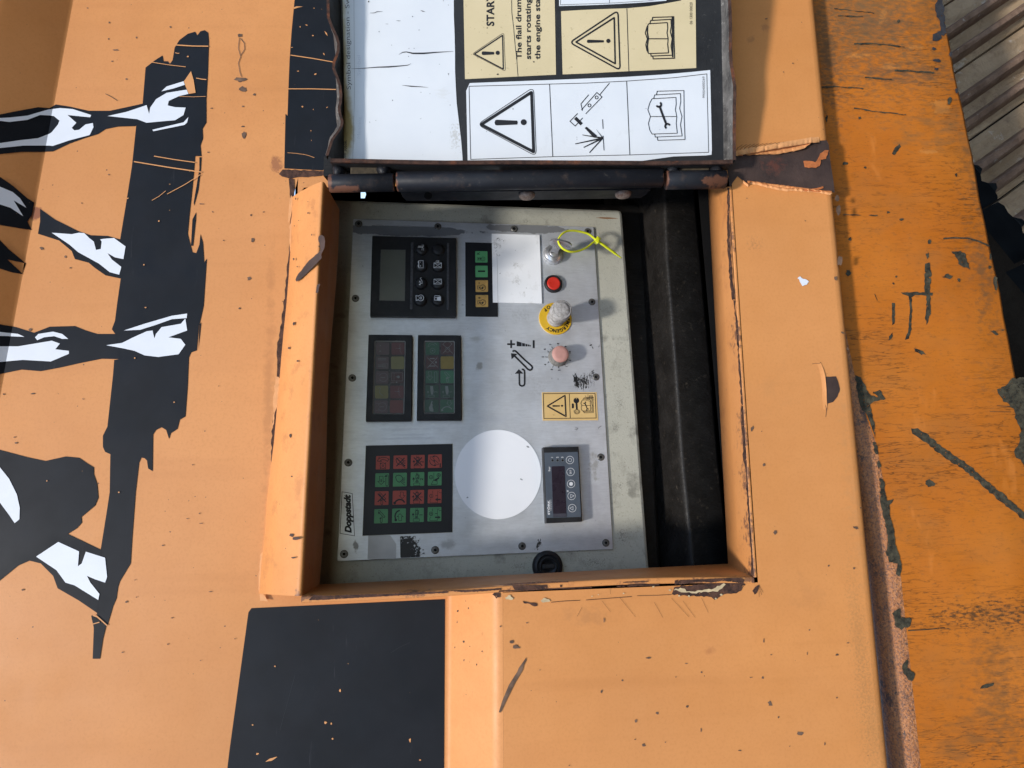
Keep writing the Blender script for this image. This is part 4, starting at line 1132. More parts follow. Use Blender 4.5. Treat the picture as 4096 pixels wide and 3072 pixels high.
for p, q, h, k in zip(nn[:-1], nn[1:], HH[:-1], HH[1:]):
    a, b = PL.at(p[0] - .0022, p[1], h + .0008), PL.at(q[0] - .0022, q[1], k + .0008)
    c, d = PL.at(q[0] + .0004, q[1], k + .0008), PL.at(p[0] + .0004, p[1], h + .0008)
    mb.add([a, b, c, d], [(0, 1, 2, 3)])
mb.build('flange_edge', M_rust, lid)
# opposite flange, its inner side catches the light
mb = MB(); rows = []
near = [(2138, -20), (2140, 200), (2140, 400), (2146, 520), (2160, 600), (2174, 700), (2175, 780), (2171, 850), (2172, 950), (2170, 1100), (2172, 1290)]
base = [(2082, -20), (2084, 200), (2086, 400), (2088, 520), (2090, 600), (2092, 700), (2094, 780), (2095, 850), (2096, 950), (2098, 1100), (2100, 1290)]
for i, (p, q) in enumerate(zip(near, base)):
    a = pxL(*nat('E2', *p), HF * .9); b = pxL(*nat('E2', *q), 0)
    va = LV if i == 0 else a[1]; vb2 = LV if i == 0 else b[1]
    rows.append([PL.at(b[0], vb2, 0), PL.at(b[0] + .002, vb2, .002), PL.at(a[0], va, HF * .9), PL.at(a[0] + .003, va, HF * .92), PL.at(a[0] + .004, va, 0)])
loft(mb, rows, 0, True)
mb.build('side_flange', M_flange, lid, 'dusty grey lower flange of the lid')
mb = MB()
for r0, r1 in zip(rows[:-1], rows[1:]):
    mb.add([r0[2] + PL.n * .0006, r1[2] + PL.n * .0006, r1[3] + PL.n * .0006, r0[3] + PL.n * .0006], [(0, 1, 2, 3)])
mb.build('flange_edge', M_rust, lid)
# hinge-side flange
mb = MB(); rows = []
fl = [nat('E1', 405, 1508), nat('E1', 700, 1512), nat('E1', 1050, 1520), nat('E1', 1500, 1528), nat('E2', 400, 1292), nat('E2', 1000, 1296), nat('E2', 1600, 1300), nat('E2', 2000, 1294), nat('E2', 2172, 1288)]
for p in fl:
    a = pxL(p[0], p[1], HF)
    rows.append([PL.at(a[0], a[1] + .003, 0), PL.at(a[0], a[1] + .0012, HF * .9), PL.at(a[0], a[1], HF), PL.at(a[0], a[1] - .0022, HF), PL.at(a[0], a[1] - .0026, HF * .7), PL.at(a[0], a[1] - .003, -.004)])
loft(mb, rows, 0, True)
mb.build('hinge_flange', M_lid, lid)
mb = MB()
for p, q in zip(fl[:-1], fl[1:]):
    a, b = pxL(*p, HF), pxL(*q, HF)
    mb.add([PL.at(a[0], a[1] + .0004, HF + .0006), PL.at(b[0], b[1] + .0004, HF + .0006), PL.at(b[0], b[1] - .0030, HF + .0004), PL.at(a[0], a[1] - .0030, HF + .0004)], [(0, 1, 2, 3)])
    mb.add([PL.at(a[0], a[1] - .0030, HF + .0004), PL.at(b[0], b[1] - .0030, HF + .0004), PL.at(b[0], b[1] - .0032, HF - .002), PL.at(a[0], a[1] - .0032, HF - .002)], [(0, 1, 2, 3)])
mb.build('flange_edge', M_rust, lid)
# hinge knuckles welded to the lid
PH = PB.shifted(.010)
def tubeH(mb, xa, xb, y0, y1, r=None, mi=0):
    a = PH.px(xa, (y0 + y1) / 2 if True else y0); b = PH.px(xb, (y0 + y1) / 2)
    top, bot = PH.px(xa, y0)[1], PH.px(xa, y1)[1]
    r = r or (top - bot) / 2
    vv = (top + bot) / 2
    n = 20; vs, fs = [], []
    prof = [(a[0], r * .93), (a[0] + .0008, r), (b[0] - .0008, r), (b[0], r * .93)]
    for u, rr in prof:
        for k in range(n):
            t = 2 * PI * k / n
            vs.append(Vector((u, vv + rr * math.cos(t), .010 + rr * math.sin(t))))
    for j in range(3):
        for k in range(n):
            l = (k + 1) % n
            fs.append((j * n + k, j * n + l, (j + 1) * n + l, (j + 1) * n + k))
    mb.add(vs, fs, mi, True)
    mb.add(vs[:n], [tuple(range(n))]); mb.add(vs[-n:], [tuple(range(n))[::-1]])
    return vv, r
mb = MB(); vv, rr = tubeH(mb, 1318, 1577, 700, 768)
mb.build('hinge_knuckle', M_hinge, lid, 'short black hinge knuckle at the upper end')
mb = MB(); tubeH(mb, 2662, 2900, 686, 756)
mb.build('hinge_knuckle', M_hinge, lid, 'short rusty hinge knuckle at the lower end')
mb = MB(); tubeH(mb, 1588, 2648, 690, 764)
mb.build('hinge_tube', M_hinge, hous, 'long black hinge tube across the opening')
for x, y, rx in ((1352, 680, 26), (1533, 678, 30), (2692, 676, 28), (2868, 678, 30)):
    mb = MB()
    c = PB.px(x, y, .012)
    n1, n2 = 8, 14; vs, fs = [], []
    for j in range(n1 + 1):
        th = PI / 2 * j / n1
        for k in range(n2):
            ph = 2 * PI * k / n2
            q = 1 + .12 * math.sin(3 * ph + x)
            vs.append(Vector((c[0] + rx * .00023 * q * math.sin(th) * math.cos(ph), c[1] + .0065 * q * math.sin(th) * math.sin(ph), .008 + .007 * math.cos(th))))
    for j in range(n1):
        for k in range(n2):
            l = (k + 1) % n2
            fs.append((j * n2 + k, j * n2 + l, (j + 1) * n2 + l, (j + 1) * n2 + k))
    mb.add(vs, fs, 0, True)
    mb.build('weld_bead', M_hinge, lid)
for xa, xb in ((1400, 1512), (2720, 2842)):
    mb = MB(); a, b = PB.px(xa, 668, .011), PB.px(xb, 692, .011)
    slab(mb, PB, [(a[0], b[1]), (b[0], b[1]), (b[0], a[1] + .003), (a[0], a[1] + .003)], 0, .0095, .001)
    mb.build('hinge_tab', plain('grimy_weld_gap', (.055, .042, .026), .8, vary=.5, scale=200), lid)
# hinge leaf bolted inside the opening
vleaf = TL[1] + .0015
PLf = Plane((0, vleaf, 0), U, Vector((0, .12, -1)).normalized())   # faces into the opening
if PLf.n.y > 0: PLf = Plane(PLf.o, PLf.e2, PLf.e1)
hleaf = thing('hinge_leaf', 'black hinge leaf with two domed bolts under the long hinge tube', 'hinge leaf', (0, vleaf, -.01))
mb = MB()
leaf = [PLf.px(*nat('E3', 865, 408)), PLf.px(*nat('E3', 885, 455)), PLf.px(*nat('E3', 925, 495)), PLf.px(*nat('E4', 300, 400)), PLf.px(*nat('E4', 870, 390)), PLf.px(*nat('E4', 905, 370)), PLf.px(*nat('E4', 942, 332))]
slab(mb, PLf, leaf, -.002, .001, .0004)
mb.build('plate', M_hinge, hleaf)
for x, y in (nat('E4', 98, 382), nat('E4', 753, 373)):
    mb = MB(); c = PLf.px(x, y, .003)
    lathe(mb, PLf, c, [(.0082, .001), (.0085, .0022), (.0078, .0042), (.0060, .0058), (.0035, .0066), (.001, .0069)], 20)
    mb.build('bolt', M_bolt, hleaf)
mb = MB(); cv = Cv(PLf, 'E3', .0013, mb); cv.blob(1137, 450, 42, 36, 0, 0, .10)
mb.build('bolt_hole', M_cavity, hleaf)
# ---- stickers on the lid
def sticker(name, crop, pts, mat, label, h=.0005, ragamp=0):
    mb = MB(); cv = Cv(PL, crop, h, mb)
    P = cv.L(pts)
    slab(mb, PL, P, 0, h, 0)
    return mb
st = sticker('', 'E1', [(516, -330), (526, 200), (534, 600), (536, 1000), (520, 1330), (500, 1535), (1662, 1535), (1652, 1400), (1643, 1300), (1622, 1130), (1604, 980), (1594, 800), (1588, 650), (1588, 500), (1584, 330), (1577, 150), (1575, -330)], M_sheet, '')
cv = Cv(PL, 'E1', .0007, st)
cv.line([(628, -330), (632, 400), (634, 900), (625, 1300), (618, 1520)], 2.2, 1)
cv.line([(725, 900), (735, 1150), (728, 1330)], 1.4, 2)
cv.text('Symbol designation - Sw', 600, 852, 43, 91, 1, length=872, bold=-.004)
cv.text('DW 3060K', 556, 1522, 28, 88, 3, length=190, bold=.01)
cv.text('Meaning', 690, 1318, 34, 88, 2, length=205, bold=-.02)
cv.text('Symbol', 692, 720, 34, 90, 2, length=190, bold=-.02)
crk = lambda A: cv.poly([(x, y - w / 2) for x, y, w in A] + [(x, y + w / 2) for x, y, w in A[::-1]], 3)
crk([(600, 652, 1), (720, 647, 5), (850, 637, 9), (960, 634, 13), (1060, 626, 9), (1140, 618, 6), (1172, 603, 1)])
crk([(1055, 518, 1), (1090, 496, 7), (1125, 492, 8), (1190, 506, 14), (1290, 506, 15), (1400, 497, 10), (1480, 492, 6), (1572, 487, 2)])
crk([(1083, 808, 1), (1170, 818, 10), (1250, 822, 6), (1335, 829, 1)])
crk([(780, 124, 2), (825, 122, 5), (845, 112, 6), (902, 108, 1)])
crk([(1260, 98, 1), (1280, 106, 8), (1304, 110, 1)]); crk([(1030, 196, 1), (1052, 198, 5), (1074, 198, 1)]); crk([(930, 227, 2), (955, 228, 2)])
for x, y, r in ((1185, 158, 5), (868, 300, 5), (1247, 285, 5), (1440, 610, 4), (996, 952, 5), (838, 1143, 4), (1525, 702, 7), (1152, 460, 4), (1200, 460, 5), (987, 428, 4), (1146, 535, 4), (770, 15, 8), (1477, 8, 4), (1525, 48, 4)): cv.blob(x, y, r * .6, r, 0, 3)
st.build('symbol_sheet', [M_sheet, M_print_fade, plain('pale_print', (.50, .53, .58), .6), M_print], lid, 'cracked white symbol sheet with faded print')
def warn_tri(cv, tip, top, bot, w, r, mi=0):
    """warning triangle pointing at tip, as a rounded outline"""
    P = [Vector(tip), Vector(top), Vector(bot)]
    cv.line(fillet(P, r, 5), w, mi, True)
def bang(cv, x0, x1, y, w, xd, rd, mi=0):
    cv.poly([(x0, y - w * .42), (x0 + w * .3, y - w * .5), (x1, y - w * .34), (x1 + 4, y), (x1, y + w * .34), (x0 + w * .3, y + w * .5), (x0, y + w * .42), (x0 - w * .15, y)], mi)
    cv.circ(xd, y - 3, rd, mi)
# beige START sticker
st = sticker('', 'E2', [(2, -330), (20, 636), (752, 600), (736, -330)], M_beige, '')
cv = Cv(PL, 'E2', .0007, st)
warn_tri(cv, (78, 434), (332, 262), (345, 574), 3, 22, 1)
warn_tri(cv, (96, 434), (322, 284), (328, 556), 10, 4, 1)
bang(cv, 158, 252, 428, 30, 283, 17, 1)
cv.text('START', 252, 210, 60, 90, 1, bold=.03, spacing=1.05)
cv.text('The flail drum', 474, 476, 44, 90.5, 1, length=482, bold=.022)
cv.text('starts rotating', 549, 478, 44, 90.3, 1, length=490, bold=.022)
cv.text('the engine sta', 624, 476, 44, 90.3, 1, length=485, bold=.022)
cv.line([(388, -330), (396, 100), (410, 220), (424, 380), (436, 480), (440, 540), (446, 615)], 4, 1)
cv.blob(283, 598, 8, 7, 0, 1); cv.blob(573, 497, 8, 4, 0, 1); cv.blob(198, 225, 5, 4, 0, 1)
st.build('start_sticker', [M_beige, M_print], lid, 'beige sticker with a warning triangle and engine start text')
# beige book sticker
st = sticker('', 'E2', [(793, 90), (960, 80), (1150, 72), (1330, 66), (1500, 50), (1640, 26), (1760, 4), (1800, -330), (1872, -330), (1880, 546), (1700, 556), (1340, 572), (1000, 590), (806, 598)], M_beige, '')
cv = Cv(PL, 'E2', .0007, st)
cv.line([(1322, 68), (1338, 572)], 6, 1)
warn_tri(cv, (862, 342), (1250, 84), (1268, 566), 12, 40, 1)
warn_tri(cv, (912, 338), (1220, 142), (1228, 512), 13, 3, 1)
bang(cv, 1004, 1134, 332, 26, 1173, 17, 1)
def book(cv, x, y, k, w, mi, kx=1.0):
    """open book lying on its side: x,y = middle of the spine's outer end"""
    T = lambda P: [(x + a * kx, y + b * k) for a, b in P]
    cv.line(T([(0, 0), (-18, -50), (-4, -100), (12, -130)]), w, mi); cv.line(T([(0, 0), (-14, 50), (-4, 100), (12, 128)]), w, mi)
    cv.line(T([(12, -130), (180, -140)]), w, mi); cv.line(T([(12, 128), (190, 122)]), w, mi)
    cv.line(T([(180, -140), (182, -90), (176, -50), (186, 0), (182, 50), (190, 122)]), w, mi)
    cv.line(T([(0, 0), (186, 0)]), w, mi)
    cv.line(T([(22, -130), (30, -158), (212, -168), (214, -110), (206, -60), (222, 0), (212, 60), (224, 142), (34, 150), (30, 128)]), w, mi)
    cv.line(T([(42, -158), (48, -185), (236, -190), (238, 0), (244, 168), (52, 174), (48, 150)]), w, mi)
book(cv, 1486, 312, .93, 8, 1, .90)
cv.line([(1488, 208), (1486, 260), (1494, 310), (1486, 370), (1492, 425)], 11, 1)
cv.line([(1688, 130), (1690, 462)], 12, 1)
cv.text('06 1300 00020', 1848, 196, 22, 90, 1, length=175, bold=-.005)
st.build('manual_sticker', [M_beige, M_print], lid, 'beige sticker with a warning triangle and an open book')
# white battery sticker
st = sticker('', 'E2', [(30, 730), (58, 668), (400, 655), (800, 640), (1320, 618), (1600, 600), (1850, 578), (1992, 563), (2006, 1200), (2003, 1244), (1960, 1250), (1700, 1258), (1400, 1300), (42, 1310)], M_vinyl, '')
cv = Cv(PL, 'E2', .0007, st)
cv.line([(52, 694), (1000, 668), (1322, 652), (1700, 625), (1965, 594), (1980, 1225), (1344, 1246), (725, 1260), (66, 1282)], 5, 1, True)
cv.line([(700, 676), (726, 1258)], 6, 1); cv.line([(1320, 650), (1346, 1244)], 6, 1)
warn_tri(cv, (118, 1002), (572, 700), (594, 1258), 5, 52, 1)
warn_tri(cv, (150, 1002), (555, 742), (572, 1222), 24, 6, 1)
bang(cv, 264, 440, 986, 46, 492, 24, 1)
for P, w in (([(1182, 668), (1102, 764)], 6), ([(1102, 764), (1080, 744), (956, 884)], 6), ([(1102, 764), (1122, 780), (990, 916)], 6), ([(1014, 762), (952, 836), (964, 890)], 6), ([(1014, 762), (958, 828)], 4),
             ([(926, 912), (864, 976), (906, 1014), (966, 948)], 6), ([(906, 948), (958, 1000)], 26), ([(1126, 960), (1130, 1036)], 6), ([(1130, 1092), (1138, 1210)], 6), ([(1100, 762), (1122, 782)], 6)):
    cv.line(P, w, 1)
cv.ring(1078, 784, 12, 6, 1, 14); cv.ring(1020, 848, 12, 6, 1, 14)
cv.poly([(982, 1030), (998, 1020), (1080, 1090), (1072, 1110), (1052, 1106)], 1)
for x, y in ((906, 1158), (974, 1186), (1020, 1228), (964, 1086), (1074, 1040)): cv.poly([(x - 2, y - 3), (x + 2, y + 3), (1128, 1118), (1128, 1104)], 1)
book(cv, 1510, 938, 1.10, 5, 1, 1.14)
cv.line([(1582, 850), (1612, 935), (1640, 1005)], 17, 1)
cv.arc(1578, 842, 19, -160, 60, 15, 1); cv.arc(1648, 1016, 19, 20, 240, 15, 1)
cv.text('99004000269', 1948, 790, 20, 90.5, 1, length=172, bold=-.012)
st.build('service_sticker', [M_vinyl, M_print], lid, 'white three-part sticker with triangle, lever pictogram and service book')
st = sticker('', 'E2', [(772, -330), (778, 48), (1000, 42), (1180, 35), (1450, 20), (1640, 5), (1700, -330)], M_vinyl, '')
cv = Cv(PL, 'E2', .0007, st)
cv.line([(784, -330), (788, 38), (1180, 25), (1500, 6), (1600, -10)], 3, 1); cv.line([(1180, -330), (1182, 25)], 3, 1)
st.build('upper_sticker', [M_vinyl, M_print], lid, 'white sticker cut off by the edge of the photo')

# ================================================================ control cabinet
cab = thing('control_cabinet', 'grey control cabinet with an aluminium panel of keypads, displays and knobs inside the opening', 'control cabinet', PP.at(0, 0, -.06))
mb = MB()
q = lambda *p: PP.px(*p, -.0022)
face = [q(1262, 792), q(2490, 838), q(2600, 2290), q(2608, 2410), q(1236, 2410)]
slab(mb, PP, fillet(face, .006, 4), -.14, -.0022, .004)
o = mb.build('enclosure', M_cab, cab, 'grey enamelled enclosure with smudges')
# black mounting frame behind it
mb = MB()
q = lambda *p: PP.px(*p, -.035)
slab(mb, PP, fillet([q(2150, 812), q(2500, 810), q(2570, 818), q(2652, 2420), q(2300, 2420)], .012, 4), -.15, -.035, .004)
mb.build('mounting_frame', M_soot, cab, 'black frame edge behind the enclosure')
# face plate
H0 = 0.0
mb = MB()
P4 = [PP.px(*nat('C1', 225, 270)), PP.px(*nat('C1', 1555, 315)), PP.px(*nat('C2', 1662, 963)), PP.px(*nat('C2', 137, 1030))]
slab(mb, PP, fillet(P4, .0012, 2), -.0020, H0, .0003, 0, 1)
mb.build('face_plate', [M_plate, M_plate_edge], cab, 'stained aluminium face plate')
# screws
mb = MB()
PI0 = Plane((0, 0, 0), (1, 0, 0), (0, 1, 0))
lathe(mb, PI0, (0, 0), [(.0040, 0), (.0040, .0004), (.0037, .0007)], 20, 1, True, False)
lathe(mb, PI0, (0, 0), [(.0037, .0007), (.0033, .00105), (.0018, .00115)], 20, 0, False, False)
lathe(mb, PI0, (0, 0), [(.0018, .00115), (.0016, .0002)], 6, 1, False, True)
me = mb.build('screw', [M_steel, M_dark], local=True, mesh_only=True)
for i, (cr, x, y) in enumerate([('C1', *p) for p in ((255, 298), (693, 313), (1115, 326), (1522, 340), (238, 710), (1545, 730), (220, 1150), (1567, 1145), (198, 1618), (1594, 1588))] + [('C2', *p) for p in ((175, 990), (678, 968), (1159, 946), (1622, 928))]):
    a, b = PP.px(*nat(cr, x, y))
    place('screw', me, cab, PP, a, b, 0, rnd.uniform(0, 6))

# ---- display unit with eight soft buttons
hD = .0065
disp = MB()
P = [PP.px(*nat('D1', *p), hD) for p in ((180, 157), (1417, 191), (1422, 1352), (148, 1338))]
slab(disp, PP, fillet(P, .0010, 3), 0, hD, .0005)
disp = disp.build('display_unit', M_plastic, cab, 'black display unit with a grey screen and eight round buttons')
mb = MB(); cv = Cv(PP, 'D1', hD, mb)
slab(mb, PP, fillet(cv.L([(308, 362), (672, 366), (661, 1120), (284, 1113)]), .0008, 3), hD - .001, hD + .0004, .0002, 0)
cv = Cv(PP, 'D1', hD + .0005, mb)
cv.line([(308, 362), (672, 366), (661, 1120), (284, 1113)], 6, 1, True); cv.line([(318, 382), (664, 384)], 2, 1); cv.line([(300, 420), (293, 1090)], 4, 1)
mb.build('screen', [M_lcd, M_grey_print], disp)
mb = MB(); cv = Cv(PP, 'D1', hD + .0002, mb)
for x0, x1, y0, y1, s in ((752, 790, 256, 1242, -8), (1284, 1316, 262, 1250, -2)):
    P = cv.L([(x0, y0), (x1, y0), (x1 + 2 * s, y1), (x0 + 2 * s, y1)])
    slab(mb, PP, fillet(P, .0012, 3), hD - .001, hD + .0006, .0003)
mb.build('ridge', M_grey_print, disp)
BT = .0042
def bcv(dx=0, dy=0): return None
icons = {}
def button(x, y, draw=None):
    mb = MB(); c = PP.px(*nat('D1', x, y), hD + BT)
    rr_ = .0062
    lathe(mb, PP, c, [(rr_ * 1.12, hD), (rr_ * 1.08, hD + BT * .35), (rr_ * 1.03, hD + BT * .75), (rr_ * .93, hD + BT * .96), (rr_ * .6, hD + BT * 1.06), (rr_ * .25, hD + BT * 1.10)], 24)
    if draw:
        cv = Cv(PP, 'D1', hD + BT * 1.12, mb); draw(cv)
    mb.build('button', [M_plastic, M_white_print], disp)
def d_temp(cv):
    cv.line([(852, 326), (915, 326)], 8, 1); cv.circ(920, 326, 10, 1)
    for x in (865, 878, 891): cv.line([(x, 305), (x, 326)], 5, 1)
    for x in (914, 936): cv.line([(x, 290), (x + 5, 300), (x - 3, 312), (x + 4, 322)], 5, 1); cv.line([(x, 340), (x + 5, 350), (x - 3, 362), (x + 4, 376)], 5, 1)
def d_batt(cv):
    cv.frame(868, 526, 932, 632, 7, 1); cv.rect(852, 540, 866, 556, 1); cv.rect(852, 594, 866, 612, 1); cv.line([(862, 530), (862, 625)], 5, 1)
    cv.line([(890, 540), (890, 554)], 6, 1); cv.circ(890, 604, 10, 1, n=4)
def d_oil(cv):
    cv.line([(885, 780), (912, 775)], 5, 1); cv.line([(890, 785), (915, 830), (915, 862), (890, 858), (888, 835), (870, 845)], 7, 1); cv.poly([(868, 872), (895, 862), (890, 888), (872, 884)], 1); cv.circ(882, 832, 9, 1)
def d_eng(cv):
    cv.arc(895, 1075, 44, -150, 150, 8, 1); cv.line([(857, 1052), (850, 1044), (826, 1040), (828, 1112), (850, 1108), (857, 1098)], 8, 1)
    cv.line([(865, 1076), (885, 1076)], 5, 1); cv.line([(880, 1060), (880, 1092)], 4, 1); cv.line([(893, 1050), (893, 1100)], 5, 1); cv.line([(905, 1055), (905, 1095)], 7, 1)
def filt(cv, y0, y1, d=0):
    cv.frame(1090, y0, 1200, y1, 7, 1); m_ = (y0 + y1) / 2
    cv.line([(1095, y0 + 2), (1145, m_ - 4), (1198, y0 + 6)], 6, 1); cv.line([(1095, y1 - 2), (1145, m_ + 6), (1198, y1 - 6)], 6, 1)
def d_f1(cv): filt(cv, 560, 630); cv.line([(1122, 527), (1122, 548)], 5, 1); cv.arc(1150, 538, 12, 90, -180, 6, 1); cv.line([(1125, 527), (1165, 527)], 5, 1); cv.line([(1150, 540), (1150, 558)], 5, 1)
def d_f2(cv): filt(cv, 798, 870)
def d_fuel(cv):
    cv.frame(1098, 1070, 1140, 1108, 8, 1); cv.poly([(1140, 1062), (1192, 1056), (1194, 1118), (1140, 1114)], 1)
    cv.line([(1098, 1060), (1100, 1048), (1120, 1042), (1175, 1046), (1182, 1056)], 7, 1)
for x, y, f in ((905, 345, d_temp), (1155, 352, None), (902, 592, d_batt), (1150, 596, d_f1), (897, 846, d_oil), (1150, 850, d_f2), (890, 1096, d_eng), (1148, 1096, d_fuel)):
    button(x, y, f)
mb = MB(); cv = Cv(PP, 'D1', hD + .0002, mb)
cv.text('FMSG', 1362, 840, 30, 90, 0, length=140)
bpy_unused = None

# ---- small four-key strip
def key(name, parent, crop, quad, mat, draw=None, h0=.0010, h1=.00135, r=.0009, label=None, ink=None):
    mb = MB(); P = [PP.px(*nat(crop, *p), h1) for p in quad]
    slab(mb, PP, fillet(P, r, 3), h0, h1, .0001)
    if draw:
        x0 = quad[0][0]; y0 = quad[0][1]
        cv = Cv(PP, crop, h1 + .0001, mb, x0, y0)
        draw(cv)
    return mb.build(name, [mat, ink or M_print], parent, label)
mb = MB()
P = [PP.px(*nat('D7', *p), .001) for p in ((88, 285), (626, 300), (628, 1522), (92, 1514))]
slab(mb, PP, P, 0, .001, .0002)
strip = mb.build('key_strip', M_membrane, cab, 'black membrane strip with two green and two amber keys')
def k_lamp(cv):
    cv.text('R', 78, 62, 52, 90, 1, bold=.01); cv.frame(36, 106, 88, 152, 5, 1); cv.circ(58, 128, 13, 1); cv.circ(90, 128, 13, 1)
    cv.ring(128, 132, 20, 6, 1, 18)
    for k in range(8):
        a = PI * k / 4; cv.line([(128 + 26 * math.cos(a), 132 + 26 * math.sin(a)), (128 + 48 * math.cos(a), 132 + 48 * math.sin(a))], 6, 1)
def k_bar(cv): cv.rect(42, 80, 162, 106, 1)
def k_eng(sign):
    def f(cv):
        cv.line([(60, 30), (60, 64)], 11, 1)
        if sign: cv.line([(38, 47), (86, 47)], 11, 1)
        cv.arc(122, 122, 46, -152, 152, 8, 1, 18); cv.line([(82, 100), (62, 96), (62, 94), (34, 94), (36, 148), (62, 146), (82, 142)], 7, 1)
        cv.poly([(52, 108), (96, 128), (126, 104), (134, 128), (118, 150), (96, 138), (58, 132)], 1); cv.arc(122, 122, 30, 0, 90, 5, 1)
        cv.arc(120, 60, 60, 20, 110, 2, 1)
    return f
for quad, mt, f, lb in ((((253, 433), (455, 435), (457, 621), (255, 622)), M_green_key2, k_lamp, 'green key with a lamp symbol'), (((255, 674), (459, 674), (461, 864), (257, 864)), M_green_key2, k_bar, 'green key with a single bar'),
                        (((257, 916), (463, 916), (466, 1109), (260, 1109)), M_amber_key, k_eng(0), 'amber key with an engine symbol and minus'), (((260, 1162), (466, 1160), (468, 1358), (262, 1360)), M_amber_key, k_eng(1), 'amber key with an engine symbol and plus')):
    key('key', strip, 'D7', quad, mt, f, .001, .00135, .0009, lb)
mb = MB(); cv = Cv(PP, 'D7', .0017, mb)
slab(mb, PP, cv.L([(528, 140), (1320, 166), (1340, 700), (1360, 1301), (547, 1285)]), .0011, .0017, .0001)
cv.h = .0019
cv.line([(612, 470), (622, 800), (628, 1280)], 3, 1)
cv.line([(598, 300), (612, 318), (604, 335), (620, 350), (612, 372), (590, 385), (560, 378)], 4, 1); cv.line([(605, 480), (628, 510), (650, 515), (662, 500), (650, 488)], 4, 1); cv.line([(668, 330), (678, 352), (660, 380), (645, 388)], 3, 1); cv.line([(612, 415), (606, 430), (592, 438), (585, 425)], 3, 1)
cv.blob(665, 803, 10, 5, -40, 1); cv.blob(625, 225, 14, 9, 0, 1); cv.blob(657, 238, 6, 4, 0, 1); cv.blob(695, 240, 5, 4, 0, 1); cv.blob(722, 262, 10, 5, -40, 1); cv.blob(920, 422, 5, 4, 0, 1); cv.blob(1100, 1045, 3, 10, 0, 1)
mb.build('paper_label', [M_paper, plain('smeared_ink', (.13, .13, .13), .7)], cab, 'soiled blank white paper label')

# ---- two indicator units
def indicator(outer, window, cells, crop, label, mark):
    h = .006
    mb = MB()
    P = [PP.px(*nat(crop, *p), h) for p in outer]
    Pw = [PP.px(*nat(crop, *p), h) for p in window]
    Pf, Wf = fillet(P, .0008, 3), fillet(Pw, .0016, 4)
    if area2(Pf) < 0: Pf = Pf[::-1]
    if area2(Wf) < 0: Wf = Wf[::-1]
    # bezel with a recessed window
    N = len(Pf); Pi = inset(Pf, .0006)
    mb.add([PP.at(*p, 0) for p in Pf] + [PP.at(*p, h - .0006) for p in Pf] + [PP.at(*p, h) for p in Pi],
           [(i, (i + 1) % N, N + (i + 1) % N, N + i) for i in range(N)] + [(N + i, N + (i + 1) % N, 2 * N + (i + 1) % N, 2 * N + i) for i in range(N)])
    tess = tessellate_polygon([[Vector((*p, 0)) for p in Pi], [Vector((*p, 0)) for p in Wf[::-1]]])
    allp = Pi + Wf[::-1]; fs = []
    for a, b, c in tess:
        ar = (allp[b][0] - allp[a][0]) * (allp[c][1] - allp[a][1]) - (allp[c][0] - allp[a][0]) * (allp[b][1] - allp[a][1])
        fs.append((a, b, c) if ar > 0 else (a, c, b))
    mb.add([PP.at(*p, h) for p in allp], fs)
    M = len(Wf)
    Wi = inset(Wf, .0009)
    mb.add([PP.at(*p, h) for p in Wf] + [PP.at(*p, h - .0010) for p in Wi], [(i, (i + 1) % M, M + (i + 1) % M, M + i) for i in range(M)], 1)
    flat(mb, PP, Wi, h - .0010, 2)
    u = mb.build('indicator_unit', [M_plastic, M_lensrim, M_lensback], cab, label)
    if mark:
        mm = MB(); cv = Cv(PP, crop, h + .0003, mm); cv.text('MOTOMETER', *mark, bold=.01); mm.build('moulded_mark', M_grey_print2, u)
    for quad, mt, f in cells:
        mb = MB(); P = [PP.px(*nat(crop, *p), h - .0006) for p in quad]
        slab(mb, PP, fillet(P, .0016, 4), h - .0010, h - .0007, .0001)
        if f:
            cv = Cv(PP, crop, h - .0006, mb, quad[0][0], quad[0][1]); f(cv)
        mb.build('indicator_cell', [mt, M_sym], u)
    return u
M_lensrim = plain('lens_rim', (.20, .20, .185), .5, vary=.2, scale=200)
M_lensback = plain('lens_back', (.060, .062, .062), .3, vary=.12, scale=40)
M_grey_print2 = plain('moulded_black', (.022, .022, .024), .5)
M_sym = plain('pale_symbol', (.150, .165, .155), .5, vary=.1)
hz = lambda n, c: plain(n, c, .4, vary=.10, scale=120)
I_dusk, I_red, I_red2, I_brown = hz('dusky_lens', (.098, .075, .078)), hz('dull_red_lens', (.105, .052, .053)), hz('dull_red_lens_b', (.120, .054, .052)), hz('brown_lens', (.072, .043, .042))
I_yel, I_amb, I_grn, I_grn2, I_grn3 = hz('olive_yellow_lens', (.160, .150, .072)), hz('amber_lens', (.195, .145, .045)), hz('green_lens', (.046, .098, .064)), hz('bright_green_lens', (.052, .135, .080)), hz('dark_green_lens', (.044, .074, .056))
R4 = lambda x0, y0, x1, y1: ((x0, y0), (x1, y0), (x1, y1), (x0, y1))
def s_x(cv): cv.line([(20, 25), (175, 165)], 7, 1); cv.line([(165, 20), (25, 165)], 7, 1); cv.arc(95, 60, 70, 20, 160, 6, 1); cv.ring(95, 110, 36, 5, 1, 16)
def s_drum(cv): cv.arc(100, 78, 72, 30, 150, 6, 1); cv.arc(100, 78, 46, 40, 140, 5, 1); cv.line([(38, 42), (30, 70), (62, 56)], 6, 1); cv.ring(100, 125, 38, 6, 1, 16); cv.circ(100, 125, 12, 1); cv.line([(60, 90), (140, 160)], 1, 1)
def s_x2(cv): cv.line([(20, 15), (180, 160)], 8, 1); cv.line([(170, 15), (25, 165)], 8, 1); cv.line([(60, 30), (130, 30)], 14, 1); cv.line([(55, 140), (140, 140)], 14, 1); cv.circ(150, 85, 15, 1)
